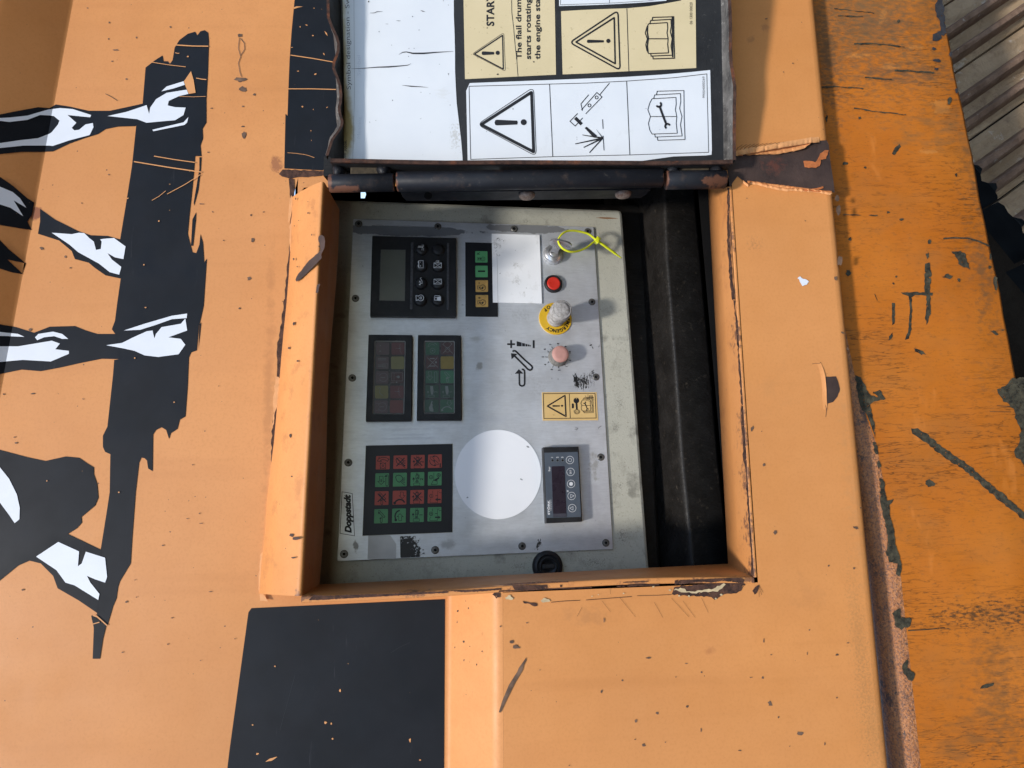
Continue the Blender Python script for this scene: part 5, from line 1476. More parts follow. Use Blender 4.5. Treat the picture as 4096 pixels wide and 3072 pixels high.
def s_tank(cv): cv.frame(15, 15, 175, 135, 5, 1); cv.line([(50, 15), (50, 135)], 4, 1); cv.circ(115, 75, 20, 1); cv.poly([(70, 75), (110, 62), (110, 88)], 1); cv.line([(5, 160), (60, 160)], 5, 1); cv.poly([(70, 165), (90, 140), (105, 165)], 1)
def s_circ(cv): cv.arc(115, 95, 62, -160, 160, 5, 1, 18); cv.line([(15, 40), (60, 45), (70, 60)], 4, 1); cv.line([(15, 150), (60, 145), (70, 130)], 4, 1); cv.line([(70, 95), (140, 95)], 8, 1)
def s_lines(cv):
    for y in (30, 50, 125, 145): cv.line([(25, y), (150, y)], 8, 1)
    cv.frame(100, 105, 170, 165, 4, 1)
def s_dn(cv): cv.line([(40, 20), (40, 95), (20, 95), (65, 145), (110, 95), (88, 95), (88, 20)], 5, 1, True); cv.line([(64, 60), (64, 100)], 8, 1); cv.line(fillet([(130, 20), (168, 20), (168, 180), (130, 180)], 18), 6, 1, True)
def s_belt(cv): cv.line(fillet([(55, 30), (80, 20), (150, 95), (120, 110)], 12), 6, 1, True); cv.line(fillet([(85, 110), (115, 110), (115, 175), (92, 175)], 8), 6, 1, True); cv.poly([(75, 120), (100, 95), (110, 120)], 1)
def s_pump(n):
    def f(cv): cv.poly([(70, 15), (110, 15), (122, 90), (112, 140), (85, 140), (75, 90)], 1); cv.frame(40, 150, 130, 180, 5, 1); cv.poly([(25, 110), (40, 85), (52, 110)], 1); cv.line([(40, 100), (40, 125)], 6, 1); cv.text(n, 175, 118, 45, 90, 1)
    return f
def s_hare(cv): cv.poly([(100, 15), (112, 30), (100, 55), (112, 75), (108, 110), (125, 150), (120, 178), (70, 170), (55, 120), (80, 70), (88, 40)], 1)
def s_arch(cv): cv.arc(100, 190, 85, 35, 145, 14, 1); cv.circ(28, 155, 16, 1); cv.line([(110, 10), (110, 50), (95, 50), (135, 95), (175, 50), (155, 50), (155, 10)], 5, 1, True)
def s_hook(cv): cv.line([(130, 25), (120, 60), (140, 90), (125, 120), (150, 165)], 4, 1); cv.line([(60, 85), (125, 90)], 4, 1); cv.circ(118, 88, 9, 1)
def s_faint(cv): cv.line([(40, 40), (80, 30), (70, 110), (120, 150)], 6, 1)
cells1 = [(R4(240, 255, 433, 436), I_dusk, lambda cv: [cv.blob(60, 50, 12, 10, 0, 1), cv.blob(55, 130, 12, 10, 0, 1)]), (R4(464, 257, 656, 436), I_red, s_hook), (R4(236, 465, 426, 650), I_dusk, s_lines), (R4(458, 464, 651, 649), I_yel, None),
          (R4(231, 678, 421, 865), I_dusk, s_circ), (R4(452, 690, 642, 860), I_brown, s_tank), (R4(220, 893, 416, 1083), I_yel, s_faint), (R4(446, 893, 642, 1081), I_red, s_hook), (R4(214, 1112, 410, 1300), I_dusk, s_circ), (R4(440, 1108, 637, 1299), I_red2, None)]
indicator(((126, 141), (774, 146), (760, 1412), (84, 1418)), ((215, 230), (673, 234), (652, 1318), (183, 1312)), cells1, 'D2', 'black indicator unit with dusky red lens fields', (605, 196, 22, 180))
cells2 = [(R4(970, 254, 1166, 438), I_grn, s_drum), (R4(1195, 255, 1386, 438), I_brown, s_x), (R4(970, 465, 1165, 651), I_brown, s_x2), (R4(1189, 462, 1383, 647), I_amb, None), (R4(967, 670, 1164, 858), I_grn, s_dn), (R4(1186, 670, 1384, 858), I_grn2, s_belt),
          (R4(964, 885, 1162, 1073), I_grn3, s_pump('2')), (R4(1186, 885, 1386, 1073), I_grn3, s_pump('1')), (R4(960, 1100, 1160, 1286), I_grn3, s_hare), (R4(1184, 1100, 1387, 1291), I_grn, s_arch)]
indicator(((856, 146), (1490, 150), (1501, 1402), (838, 1402)), ((946, 232), (1396, 235), (1396, 1306), (938, 1306)), cells2, 'D2', 'black indicator unit with green lens fields', (1305, 1342, 24, 180))

# ---- sixteen-key membrane keypad
mb = MB()
P = [PP.px(*nat('D3', *p), .0010) for p in ((601, 118), (1884, 92), (1881, 1398), (551, 1450))]
slab(mb, PP, P, 0, .0010, .0003, 0, 1)
pad = mb.build('keypad', [M_membrane, plain('keypad_edge', (.20, .18, .12), .6)], cab, 'black membrane keypad with sixteen red and green keys')
def X(cv, x0=40, y0=35, x1=165, y1=158): cv.line([(x0, y0), (x1, y1)], 15, 1); cv.line([(x1 - 4, y0), (x0, y1)], 15, 1)
def i_drum(cv):
    cv.line([(188, 45), (150, 24), (110, 18), (72, 24), (50, 34), (44, 18), (18, 74), (76, 80), (66, 62), (100, 50), (140, 60), (166, 78)], 9, 1, True)
    cv.ring(100, 142, 42, 8, 1, 18); cv.line(fillet([(88, 130), (112, 130), (112, 152), (88, 152)], 7), 8, 1, True)
    for a, b in ((62, 106), (138, 104), (64, 180), (136, 180)): cv.circ(a, b, 9, 1, n=8)
def i_lamp(cv):
    cv.line([(35, 60), (50, 40), (85, 32), (115, 44), (138, 68), (142, 92), (112, 122), (90, 138), (66, 128), (46, 102)], 9, 1, True)
    for a, b in (((146, 78), (174, 74)), ((143, 94), (174, 98)), ((136, 108), (174, 122)), ((126, 120), (174, 150)), ((112, 132), (174, 184))): cv.line([a, b], 8, 1)
def i_lampx(cv): i_lamp(cv); X(cv)
def i_pump(n):
    def f(cv):
        cv.poly([(21, 106), (64, 106), (43, 70)], 1); cv.line([(43, 106), (43, 138)], 6, 1)
        cv.line([(84, 6), (84, 34), (104, 34), (104, 6)], 7, 1); cv.frame(76, 42, 112, 92, 8, 1); cv.poly([(88, 74), (104, 62), (104, 86)], 1)
        cv.line([(112, 36), (124, 36), (124, 92), (110, 92)], 7, 1); cv.line([(82, 96), (82, 120), (106, 120), (106, 96)], 7, 1)
        cv.ring(82, 138, 9, 7, 1, 10); cv.ring(104, 138, 9, 7, 1, 10); cv.frame(44, 158, 134, 196, 6, 1); cv.text(n, 182, 118, 48, 90, 1, bold=.02)
    return f
def i_pumpx(n):
    def f(cv): i_pump(n)(cv); X(cv)
    return f
def i_fan(cv):
    for a, b in ((60, 62), (118, 118)): cv.line([(a + 42 * math.cos(k * PI / 7) * math.cos(.75) - 17 * math.sin(k * PI / 7) * math.sin(.75), b + 42 * math.cos(k * PI / 7) * math.sin(.75) + 17 * math.sin(k * PI / 7) * math.cos(.75)) for k in range(14)], 7, 1, True)
    cv.ring(89, 92, 11, 7, 1, 12); cv.arc(90, 92, 72, -10, 95, 10, 1); cv.arc(90, 92, 68, 170, 275, 10, 1)
    cv.poly([(58, 28), (95, 10), (92, 44)], 1); cv.poly([(125, 155), (88, 140), (92, 176)], 1); cv.rect(168, 128, 186, 190, 1)
def i_dn(cv): cv.line([(58, 42), (58, 118), (34, 118), (84, 165), (134, 118), (112, 118), (112, 42)], 7, 1, True); cv.line([(84, 85), (84, 128)], 14, 1); cv.line([(190, 46), (188, 28), (172, 20), (160, 30)], 8, 1); cv.line([(188, 46), (188, 172), (180, 186), (164, 188), (154, 176), (154, 60)], 9, 1); cv.poly([(130, 52), (178, 52), (154, 22)], 1)
def i_belt(cv): cv.line([(150, 100), (158, 112), (142, 122), (130, 116), (70, 50)], 9, 1); cv.line([(150, 100), (82, 24), (64, 22), (56, 32)], 9, 1); cv.poly([(52, 38), (90, 48), (60, 74)], 1); cv.line([(88, 140), (88, 190), (102, 198), (114, 190), (116, 130), (108, 114), (98, 116)], 9, 1); cv.poly([(72, 142), (108, 142), (90, 116)], 1)
def i_beltx(cv): i_belt(cv); X(cv)
def i_arcdn(cv): cv.line([(112, 18), (156, 18), (156, 72), (182, 72), (138, 116), (96, 72), (112, 72)], 7, 1, True); cv.line([(30, 178), (50, 150), (80, 132), (112, 128), (145, 138), (175, 172)], 22, 1); cv.circ(28, 180, 20, 1)
def i_arcup(cv): cv.line([(96, 178), (96, 118), (70, 118), (114, 74), (160, 118), (138, 118), (138, 178)], 7, 1, True); cv.line([(110, 26), (74, 40), (50, 72), (40, 110), (48, 160)], 20, 1); cv.circ(52, 168, 20, 1)
def i_tip(cv): cv.ring(44, 78, 26, 8, 1, 18); cv.line([(44, 66), (44, 92)], 9, 1); cv.line([(86, 12), (86, 112), (44, 186), (134, 182), (134, 120)], 7, 1); cv.line([(160, 88), (110, 122)], 22, 1); cv.poly([(78, 128), (118, 96), (132, 142)], 1); cv.ring(156, 50, 26, 8, 1, 16); cv.line([(140, 50), (172, 50)], 7, 1); cv.line([(156, 34), (156, 66)], 7, 1)
def i_gap(s, d):
    def f(cv):
        cv.ring(48, 96, 26, 8, 1, 18); cv.line([(48, 82), (48, 110)], 8, 1)
        if s: cv.line([(34, 96), (62, 96)], 8, 1)
        cv.line([(68, 20), (68, 62)], 6, 1); cv.line([(44, 138), (30, 160), (30, 196), (142, 194), (142, 20)], 6, 1); cv.line([(142, 92), (108, 92)], 9, 1); cv.arc(180, 32, 20, 120, 330, 6, 1)
        if d > 0: cv.rect(106, 138, 160, 158, 1); cv.poly([(156, 124), (156, 172), (190, 148)], 1)
        else: cv.rect(134, 138, 188, 158, 1); cv.poly([(140, 124), (140, 172), (104, 148)], 1)
    return f
rows_ = [(((752, 270), (1010, 262), (1267, 255), (1520, 248)), 202, M_red_key, (i_drum, i_lampx, i_pumpx('2'), i_fan)), (((742, 525), (1004, 518), (1262, 510), (1518, 503)), 206, M_green_key, (i_dn, i_lamp, i_pump('2'), i_tip)),
         (((735, 790), (998, 782), (1258, 772), (1517, 762)), 209, M_red_key, (i_beltx, i_arcdn, i_pumpx('1'), i_gap(0, -1))), (((726, 1054), (990, 1045), (1255, 1036), (1514, 1025)), 213, M_green_key, (i_belt, i_arcup, i_pump('1'), i_gap(1, 1)))]
for xs, s_, mt, fs_ in rows_:
    for (x, y), f in zip(xs, fs_):
        key('key', pad, 'D3', ((x + 2, y + 4), (x + 203, y), (x + 201, y + s_ - 5), (x - 4, y + s_)), mt, f, .001, .00125, .0008)

# ---- printed marks and labels on the plate
mb = MB(); cv = Cv(PP, 'D3', .0003, mb)
cv.line([(252, 800), (402, 826), (436, 1450), (222, 1414)], 8, 0, True)
cv.text('Doppstadt', 386, 1408, 92, 91.5, 0, length=572, bold=.06, shear=.25)
mb.build('maker_lettering', M_print, cab, 'black maker lettering in a slanted frame')
def pm(name, f, label=None, kind=None):
    mb = MB(); f(Cv(PP, 'D5', .0003, mb)); return mb.build(name, M_print, cab, label, kind=kind)
pm('plus_sign', lambda cv: (cv.rect(289, 344, 405, 369), cv.rect(335, 297, 361, 414)), 'printed plus sign')
for q_ in ([(430, 312), (502, 333), (502, 389), (430, 386)],) + tuple([(a, t_), (b, t_ + 8), (b, u_ + 1), (a, u_)] for a, b, t_, u_ in ((511, 552, 338, 388), (561, 588, 350, 389), (598, 620, 359, 389), (628, 641, 368, 389))):
    pm('wedge_bar', lambda cv: cv.poly(q_))
pm('minus_sign', lambda cv: cv.rect(666, 298, 694, 414), 'printed minus bar')
def f_(cv):
    cv.line([(368, 466), (385, 454), (410, 456), (432, 474), (540, 580), (650, 676), (662, 700), (652, 728), (626, 740), (598, 728), (500, 630), (390, 520)], 25)
    cv.poly([(345, 490), (442, 500), (355, 580)])
pm('belt_symbol', f_, 'printed slanted belt symbol with an arrowhead')
def f_(cv):
    cv.line([(505, 726), (530, 730), (545, 750), (547, 800), (548, 940), (536, 966), (508, 974), (480, 964), (470, 940), (468, 790)], 24)
    cv.poly([(402, 792), (530, 790), (462, 724)])
pm('belt_symbol', f_, 'printed small belt symbol with an arrowhead')
def f_(cv):
    for x, y, a, b, g in ((948, 865, 3, 12, 0), (1040, 870, 3, 10, 0), (1525, 372, 16, 10, -20), (1548, 405, 5, 24, -25), (1645, 385, 3, 22, 15)): cv.blob(x, y, a, b, g)
    cv.line([(1632, 1600), (1648, 1580), (1680, 1562)], 5); cv.line([(1290, 1590), (1335, 1595), (1300, 1640), (1325, 1610), (1285, 1615)], 4)
pm('plate_scratch', f_, None, 'stuff')
# amber warning label
mb = MB(); cv = Cv(PP, 'D5', .0005, mb)
slab(mb, PP, cv.L([(802, 1066), (1608, 1065), (1631, 1478), (816, 1483)]), 0, .0005, 0)
cv.h = .0007
cv.line([(822, 1086), (1585, 1083), (1602, 1446), (832, 1452)], 9, 1, True); cv.line([(1205, 1085), (1220, 1450)], 8, 1)
warn_tri(cv, (872, 1270), (1146, 1104), (1162, 1432), 10, 18, 1); warn_tri(cv, (893, 1270), (1136, 1120), (1150, 1412), 9, 10, 1)
bang(cv, 960, 1064, 1268, 24, 1098, 15, 1)
cv.circ(1309, 1188, 41, 1); cv.line([(1309, 1215), (1316, 1300)], 26, 1); cv.circ(1316, 1312, 14, 1); cv.poly([(1236, 1242), (1276, 1242), (1256, 1228)], 1); cv.rect(1243, 1240, 1272, 1302, 1)
cv.ring(1317, 1346, 28, 6, 1, 18); cv.arc(1317, 1346, 42, 160, 380, 5, 1); cv.line([(1317, 1334), (1317, 1356)], 6, 1)
book(cv, 1388, 1262, .62, 6, 1, .70)
cv.line([(1432, 1225), (1452, 1270), (1468, 1310)], 11, 1); cv.arc(1428, 1218, 15, -160, 60, 10, 1); cv.arc(1474, 1326, 15, 20, 240, 10, 1)
cv.circ(1309, 1162, 6, 0)
mb.build('warning_label', [M_amber, M_print], cab, 'amber label with a warning triangle, key and service book')
mb = MB(); cv = Cv(PP, 'C2', .0005, mb)
P = cv.L([(1026 + 239 * math.cos(2 * PI * k / 96), 550 + 247 * math.sin(2 * PI * k / 96)) for k in range(96)])
slab(mb, PP, P, 0, .0005, .0001)
cv.h = .0007; cv.blob(1190, 396, 9, 4, 30, 1); cv.blob(857, 677, 5, 4, 0, 1); cv.blob(1155, 577, 8, 4, 20, 1)
mb.build('round_sticker', [M_disc, plain('grey_nick', (.25, .26, .28), .6)], cab, 'large blank white round sticker')
mb = MB(); cv = Cv(PP, 'C2', .0005, mb)
slab(mb, PP, fillet(cv.L([(308, 888), (430, 886), (463, 935), (462, 1017), (304, 1019)]), .0012, 4), 0, .0005, .0001)
mb.build('silver_label', plain('matt_silver_label', (.44, .43, .42), .5, .4, vary=.05, scale=90), cab, 'blank silver label with a cut corner')
t = NT('rubbed_print')
nz = t.noise(330, 5, .7)
g1 = t.near(PP.p3(*nat('C2', 500, 985)), .028, .030)
t.lk(t.rng(t.math('ADD', nz, t.math('MULTIPLY', t.math('SUBTRACT', g1, .35), .62)), .50, .56), t.b.inputs['Alpha'])
M_rub = t.done((.035, .033, .03), .6)
mb = MB(); cv = Cv(PP, 'C2', .0003, mb)
flat(mb, PP, fillet(cv.L([(484, 892), (640, 888), (640, 1005), (486, 1011)]), .0012, 3), .0003)
mb.build('rubbed_label', M_rub, cab, 'black print almost rubbed away')

# ---- pressure controller
hS = .0085
mb = MB(); cv = Cv(PP, 'D6', hS, mb)
slab(mb, PP, fillet(cv.L([(450, 143), (977, 135), (1030, 1241), (495, 1265)]), .0006, 2), 0, hS, .0006)
ctl = mb.build('pressure_controller', M_plastic, cab, 'black pressure controller with a blue grey front and dark display')
mb = MB(); cv = Cv(PP, 'D6', hS + .0004, mb)
slab(mb, PP, cv.L([(471, 224), (966, 211), (1011, 1171), (505, 1187)]), hS - .0005, hS + .0004, .0001)
cv.h = hS + .0006
for x in (590, 664, 739): cv.circ(x, 337, 25, 2, n=16); cv.circ(x, 337, 17, 3, n=16)
for tx, x in (('1', 598), ('2', 676), ('3', 750)): cv.text(tx, x, 303, 30, 90, 1, bold=.02)
cv.text('bar', 556, 498, 30, 90, 1, bold=.015, length=70)
cv.text('STÖRK', 550, 1140, 28, 91, 1, length=222, bold=.05)
cv.text('TRONIC', 574, 1082, 13, 91, 1, length=168, bold=.02)
for x, y in ((846, 332), (856, 508), (863, 684), (871, 862), (880, 1042)): cv.ring(x, y, 56, 6, 1, 30)
cv.ring(848, 334, 24, 5, 1, 18); cv.line([(815, 334), (830, 334)], 6, 1)
cv.text('SET', 868, 540, 26, 90, 1, length=64, bold=.012)
cv.circ(863, 684, 28, 1); cv.line([(908, 860), (858, 838), (858, 888)], 6, 1, True); cv.line([(842, 1042), (892, 1018), (892, 1070)], 6, 1, True)
cv.line([(800, 775), (825, 800)], 5, 1); cv.line([(825, 775), (800, 802)], 5, 1); cv.line([(805, 778), (805, 802), (826, 800)], 3, 1)
mb.build('front_foil', [M_bluegrey, M_white_print, plain('led_ring', (.11, .125, .14), .5), M_dark], ctl)
mb = MB(); cv = Cv(PP, 'D6', hS + .0007, mb)
slab(mb, PP, cv.L([(575, 426), (767, 421), (798, 1170), (600, 1175)]), hS, hS + .0007, .0001)
cv.h = hS + .0009
cv.poly([(598, 1125), (796, 1118), (798, 1166), (600, 1172)], 1)  # glint on the window painted as a paler strip
mb.build('display_window', [M_smoke, plain('painted_glint', (.055, .055, .07), .3)], ctl)

# ---- key switch, red button, emergency stop, dial, cabinet lock
mb = MB(); c = PP.px(*nat('D4', 592, 520))
lathe(mb, PP, c, [(.0121, 0), (.0119, .0012), (.0110, .0026), (.0107, .003)], 36, 0)
ksw = mb.build('key_switch', M_zinc, cab, 'corroded round key switch')
mb = MB()
lathe(mb, PP, c, [(.0108, .003), (.0106, .0062), (.0100, .0070), (.0072, .0074), (.0066, .0078)], 32, 0, True, False)
lathe(mb, PP, c, [(.0066, .0078), (.0064, .0066), (.0060, .0066)], 32, 0)
mb.build('bezel', M_chrome, ksw)
mb = MB()
cc = PP.at(c[0], c[1], .0066)
lathe(mb, PP, c, [(.0056, .0066), (.0054, .0084), (.0046, .0088)], 28)
mb.build('barrel', M_chrome, ksw)
mb = MB(); flat(mb, PP, [(c[0] - .0038, c[1] - .0008), (c[0] + .0038, c[1] - .0008), (c[0] + .0038, c[1] + .0008), (c[0] - .0038, c[1] + .0008)], .0090)
mb.build('keyhole', M_dark, ksw)
KC = c
mb = MB(); c = PP.px(*nat('D4', 608, 931), .004)
lathe(mb, PP, c, [(.0104, 0), (.0104, .0022), (.0099, .0036), (.0090, .0042), (.0081, .0040), (.0079, .0022)], 36, 0)
rb = mb.build('red_button', M_plastic, cab, 'round red push button in a black ring')
mb = MB(); c = PP.px(*nat('D4', 610, 931), .005)
lathe(mb, PP, c, [(.0076, .002), (.0076, .0046), (.0071, .0052), (.0060, .0050)], 32, 0)
mb.build('lens', M_red_lens, rb)
EC = PP.px(*nat('D4', 633, 1454), .001)
RX = .0187
mb = MB(); lathe(mb, PP, EC, [(RX, 0), (RX, .0012), (RX - .0003, .0014), (.009, .0014)], 56, 0, False, True)
es = mb.build('emergency_stop', M_yellow, cab, 'grey mushroom emergency stop knob on a yellow ring')
mb = MB()
def ring_text(mb, txt, a0, a1, r, cap, outward=True):
    n = len(txt)
    for i, ch in enumerate(txt):
        a = math.radians(a0 + (a1 - a0) * i / max(1, n - 1))      # clockwise from east, as on the wall
        ca, sa = math.cos(-a), math.sin(-a)
        cu = bpy.data.curves.new('g', 'FONT'); cu.body = ch; cu.align_x = 'CENTER'; cu.offset = .03; cu.resolution_u = 3
        ob = bpy.data.objects.new('g', cu); me = bpy.data.meshes.new_from_object(ob)
        k = cap / .72
        up = Vector((ca, sa)) if outward else Vector((-ca, -sa))
        ex = Vector((up.y, -up.x))
        base = Vector((EC[0] + r * ca, EC[1] + r * sa))
        vs = []
        for v in me.vertices:
            p = base + ex * (v.co.x * k) + up * (v.co.y * k)
            vs.append(PP.at(p.x, p.y, .0017))
        mb.add(vs, [list(p.vertices) for p in me.polygons], 0)
        bpy.data.objects.remove(ob); bpy.data.curves.remove(cu); bpy.data.meshes.remove(me)
ring_text(mb, 'EMERGENCY', 5, 128, .0128, .0039)
ring_text(mb, 'STOP', 278, 221, .0168, .0039, False)
mb.build('ring_lettering', M_print, es)
mb = MB()
lathe(mb, PP, EC, [(.0100, .0014), (.0102, .0045), (.0097, .0060), (.0086, .0064), (.0088, .0078), (.0093, .0085), (.0093, .0096), (.0086, .0102), (.0088, .0130)], 40, 0)
mb.build('collar', M_knob, es)
mb = MB()
lathe(mb, PP, EC, [(.0088, .0122), (.0100, .0145), (.0110, .0185), (.0114, .0235), (.0114, .0290), (.0112, .0322), (.0106, .0342), (.0093, .0350), (.0089, .0346), (.0087, .0351), (.0053, .0358), (.002, .0360)], 44, 0)
mb.build('mushroom_knob', M_knob, es)
# potentiometer dial
DC = PP.px(*nat('D5', 1040, 543), .001)
mb = MB(); lathe(mb, PP, DC, [(.0110, 0), (.0110, .0016), (.0104, .0024)], 36, 0)
dial = mb.build('dial_knob', M_knob_side, cab, 'grey fluted dial knob with a faded pink cap')
mb = MB()
nf = 72; vs, fs = [], []
prof = [(.0104, .0022), (.0101, .006), (.0095, .0125)]
for r, h in prof:
    for k in range(nf):
        a = 2 * PI * k / nf
        q = r * (1 - (.035 if k % 6 == 0 else 0) - (.012 if k % 6 == 1 else 0))
        vs.append(PP.at(DC[0] + q * math.cos(a), DC[1] + q * math.sin(a), h))
for j in range(2):
    for k in range(nf):
        l = (k + 1) % nf; fs.append((j * nf + k, j * nf + l, (j + 1) * nf + l, (j + 1) * nf + k))
mb.add(vs, fs, 0)
mb.build('fluted_side', M_knob_side, dial)
mb = MB(); lathe(mb, PP, DC, [(.0093, .0120), (.0093, .0138), (.0088, .0146), (.005, .0147)], 40)
mb.build('cap', M_pink, dial)
mb = MB(); cv = Cv(PP, 'D5', .0003, mb)
cx0, cy0 = 1030, 545
for n_, x, y in (('0', 1218, 597), ('1', 1165, 687), ('2', 1057, 740), ('3', 945, 730), ('4', 850, 658), ('5', 815, 545), ('6', 842, 432), ('7', 928, 362), ('8', 1040, 350), ('9', 1152, 392), ('10', 1213, 478)):
    cv.text(n_, x + 14, y, 29, 90, 0, align='CENTER', bold=.035)
    d = Vector((x - cx0, y - cy0)).normalized()
    cv.line([tuple(Vector((cx0, cy0)) + d * 140), tuple(Vector((cx0, cy0)) + d * (185 if n_ == '5' else 172))], 7)
for a in (12, 38, 75, 105, 142, 168, 195, 218):
    a = math.radians(a + 10); cv.line([(cx0 + 140 * math.cos(a), cy0 + 140 * math.sin(a)), (cx0 + 160 * math.cos(a), cy0 + 160 * math.sin(a))], 4)
mb.build('dial_scale', M_print, dial)
# cabinet lock
LC = PP.px(*nat('C2', 1304, 1058), .004)
mb = MB(); lathe(mb, PP, LC, [(.0160, -.0022), (.0160, .0010), (.0152, .0032), (.0135, .0045), (.0120, .0048)], 40, 0, True, False)
lathe(mb, PP, LC, [(.0120, .0048), (.0112, .0030), (.0100, .0030)], 36, 0, True, True)
lk_ = mb.build('cabinet_lock', M_plastic, cab, 'round black lock partly hidden by the frame')
mb = MB()
lathe(mb, PP, LC, [(.0092, .003), (.0092, .0056), (.0086, .0060)], 30, 0, True, False)
lathe(mb, PP, LC, [(.0086, .0060), (.0066, .0030)], 30, 0, True, True)
slab(mb, PP, [(LC[0] - .0062, LC[1] - .0022), (LC[0] + .0062, LC[1] - .0022), (LC[0] + .0062, LC[1] + .0022), (LC[0] - .0062, LC[1] + .0022)], .003, .0052, .0006)
mb.build('insert', plain('worn_dark_plastic', (.025, .025, .026), .45, vary=.4, scale=200), lk_)

# ================================================================ key and cable tie
key_o = thing('ignition_key', 'flat steel key standing in the corroded key switch', 'key', PP.at(KC[0], KC[1], .0085))
kx = (PP.e1 * .97 + PP.e2 * -.22).normalized()
kz = (PP.n * .97 + PP.e2 * .20).normalized(); kz = (kz - kx * kz.dot(kx)).normalized()
base = PP.at(KC[0], KC[1], .0084)
PK = Plane(base, kx, kz)
mb = MB()
th = .0011
bow = []
for k in range(36):
    a = 2 * PI * k / 36
    bow.append((.0030 + .0128 * math.copysign(abs(math.cos(a)) ** .8, math.cos(a)), .0175 + .0072 * math.copysign(abs(math.sin(a)) ** .85, math.sin(a))))
hk = (.0005, .0215)
def holed(mb, pts, hole, h0, h1):
    if area2(pts) < 0: pts = pts[::-1]
    N, M = len(pts), len(hole)
    allp = pts + hole
    tess = tessellate_polygon([[Vector((*p, 0)) for p in pts], [Vector((*p, 0)) for p in hole]])
    for h, s in ((h0, -1), (h1, 1)):
        fs = []
        for a, b, c in tess:
            ar = (allp[b][0] - allp[a][0]) * (allp[c][1] - allp[a][1]) - (allp[c][0] - allp[a][0]) * (allp[b][1] - allp[a][1])
            fs.append((a, b, c) if ar * s > 0 else (a, c, b))
        mb.add([PK.at(*p, h) for p in allp], fs)
    for L_ in (pts, hole):
        n = len(L_)
        mb.add([PK.at(*p, h0) for p in L_] + [PK.at(*p, h1) for p in L_], [(i, (i + 1) % n, n + (i + 1) % n, n + i) for i in range(n)])
holed(mb, bow, [(hk[0] + .0016 * math.cos(2 * PI * k / 12), hk[1] + .0012 * math.sin(2 * PI * k / 12)) for k in range(12)], -th, th)
for k in range(9):
    x = -.0075 + k * .00085
    slab(mb, PK, [(x, .0135), (x + .0004, .0135), (x + .0014, .0205), (x + .0010, .0205)], -th, -th - .0003) if False else slab(mb, PK, [(x, .0140), (x + .0004, .0140), (x + .0012, .0195), (x + .0008, .0195)], th, th + .00025)
mb.build('bow', M_chrome, key_o)
mb = MB()
slab(mb, PK, [(-.0040, 0), (.0040, 0), (.0040, .008), (.0062, .0112), (-.0042, .0112), (-.0040, .008)], -.0007, .0007, .0001)
mb.build('blade', M_chrome, key_o)
tie = thing('cable_tie', 'bright yellow cable tie looped through the key', 'cable tie', PK.at(hk[0], hk[1]))
def tp(x, y, h): return PP.p3(*nat('D4', x, y), h)
loop = [(1240, 300, .020), (1200, 268, .021), (1120, 208, .023), (1000, 172, .026), (900, 158, .0285), (800, 168, .030), (730, 208, .0310), (690, 258, .0305), (668, 300, .030), (676, 322, .0305), (690, 362, .031), (740, 420, .031), (820, 462, .030), (900, 470, .028), (1000, 450, .025), (1100, 402, .0225), (1190, 330, .0205), (1238, 300, .0195)]
path = smooth_path([tp(*p) for p in loop], 5)
mb = MB(); tube(mb, path, .00105, 8, 0, .0019, PP.n)
mb.build('strap', M_tie, tie)
mb = MB(); tube(mb, smooth_path([tp(1255, 305, .0195), (tp(1330, 360, .018)), tp(1430, 432, .0155), tp(1530, 506, .0125), tp(1606, 562, .0095)], 4), [.0017] * 12 + [.0013, .0011, .0009, .0007, .0005], 8, 0, .0008, PP.n)
mb.build('tail', M_tie, tie)
mb = MB()
c0 = tp(1246, 300, .0195); d_ = (tp(1290, 330, .0190) - tp(1200, 265, .0205)).normalized(); n_ = (PP.n - d_ * d_.dot(PP.n)).normalized()
PT = Plane(c0, d_, n_.cross(d_))
slab(mb, PT, fillet([(-.0024, -.0034), (.0026, -.0036), (.0028, .0036), (-.0026, .0036)], .0007, 2), -.0028, .0030, .0006)
slab(mb, PT, [(-.0012, -.0018), (.0014, -.0018), (.0014, .0018), (-.0012, .0018)], .0029, .0038, .0003)
mb.build('tie_head', M_tie, tie)

# ================================================================ steel tube inside the opening
post = thing('support_tube', 'sooty black steel tube standing beside the grey cabinet inside the opening', 'support tube', PB.p3(2700, 1500, -.12))
PQ = PB.shifted(-.128)
ridge = [(2648, 560), (2655, 770), (2664, 1042), (2700, 1500), (2726, 1862), (2756, 2150), (2775, 2400)]
left = [(2570, 560), (2590, 770), (2592, 970), (2628, 1500), (2642, 1862), (2655, 2150), (2665, 2400)]
right = [(2776, 560), (2785, 795), (2814, 1100), (2850, 1500), (2880, 1850), (2915, 2150), (2930, 2400)]
mb = MB(); rows = []
for l, g, r in zip(left, ridge, right):
    G_ = PQ.p3(*g); R_ = PQ.p3(*r, -.012); L_ = PQ.p3(*l, -.045)
    rows.append([L_ + Vector((-.03, 0, -.12)), L_] + bez(L_, G_, R_, .16, .10, 6) + bez(G_, R_, R_ + Vector((0, 0, -.1)), .1, .1, 3) + [R_ + Vector((0, 0, -.14))])
loft(mb, rows, 0, True)
mb.build('tube_wall', M_soot, post)

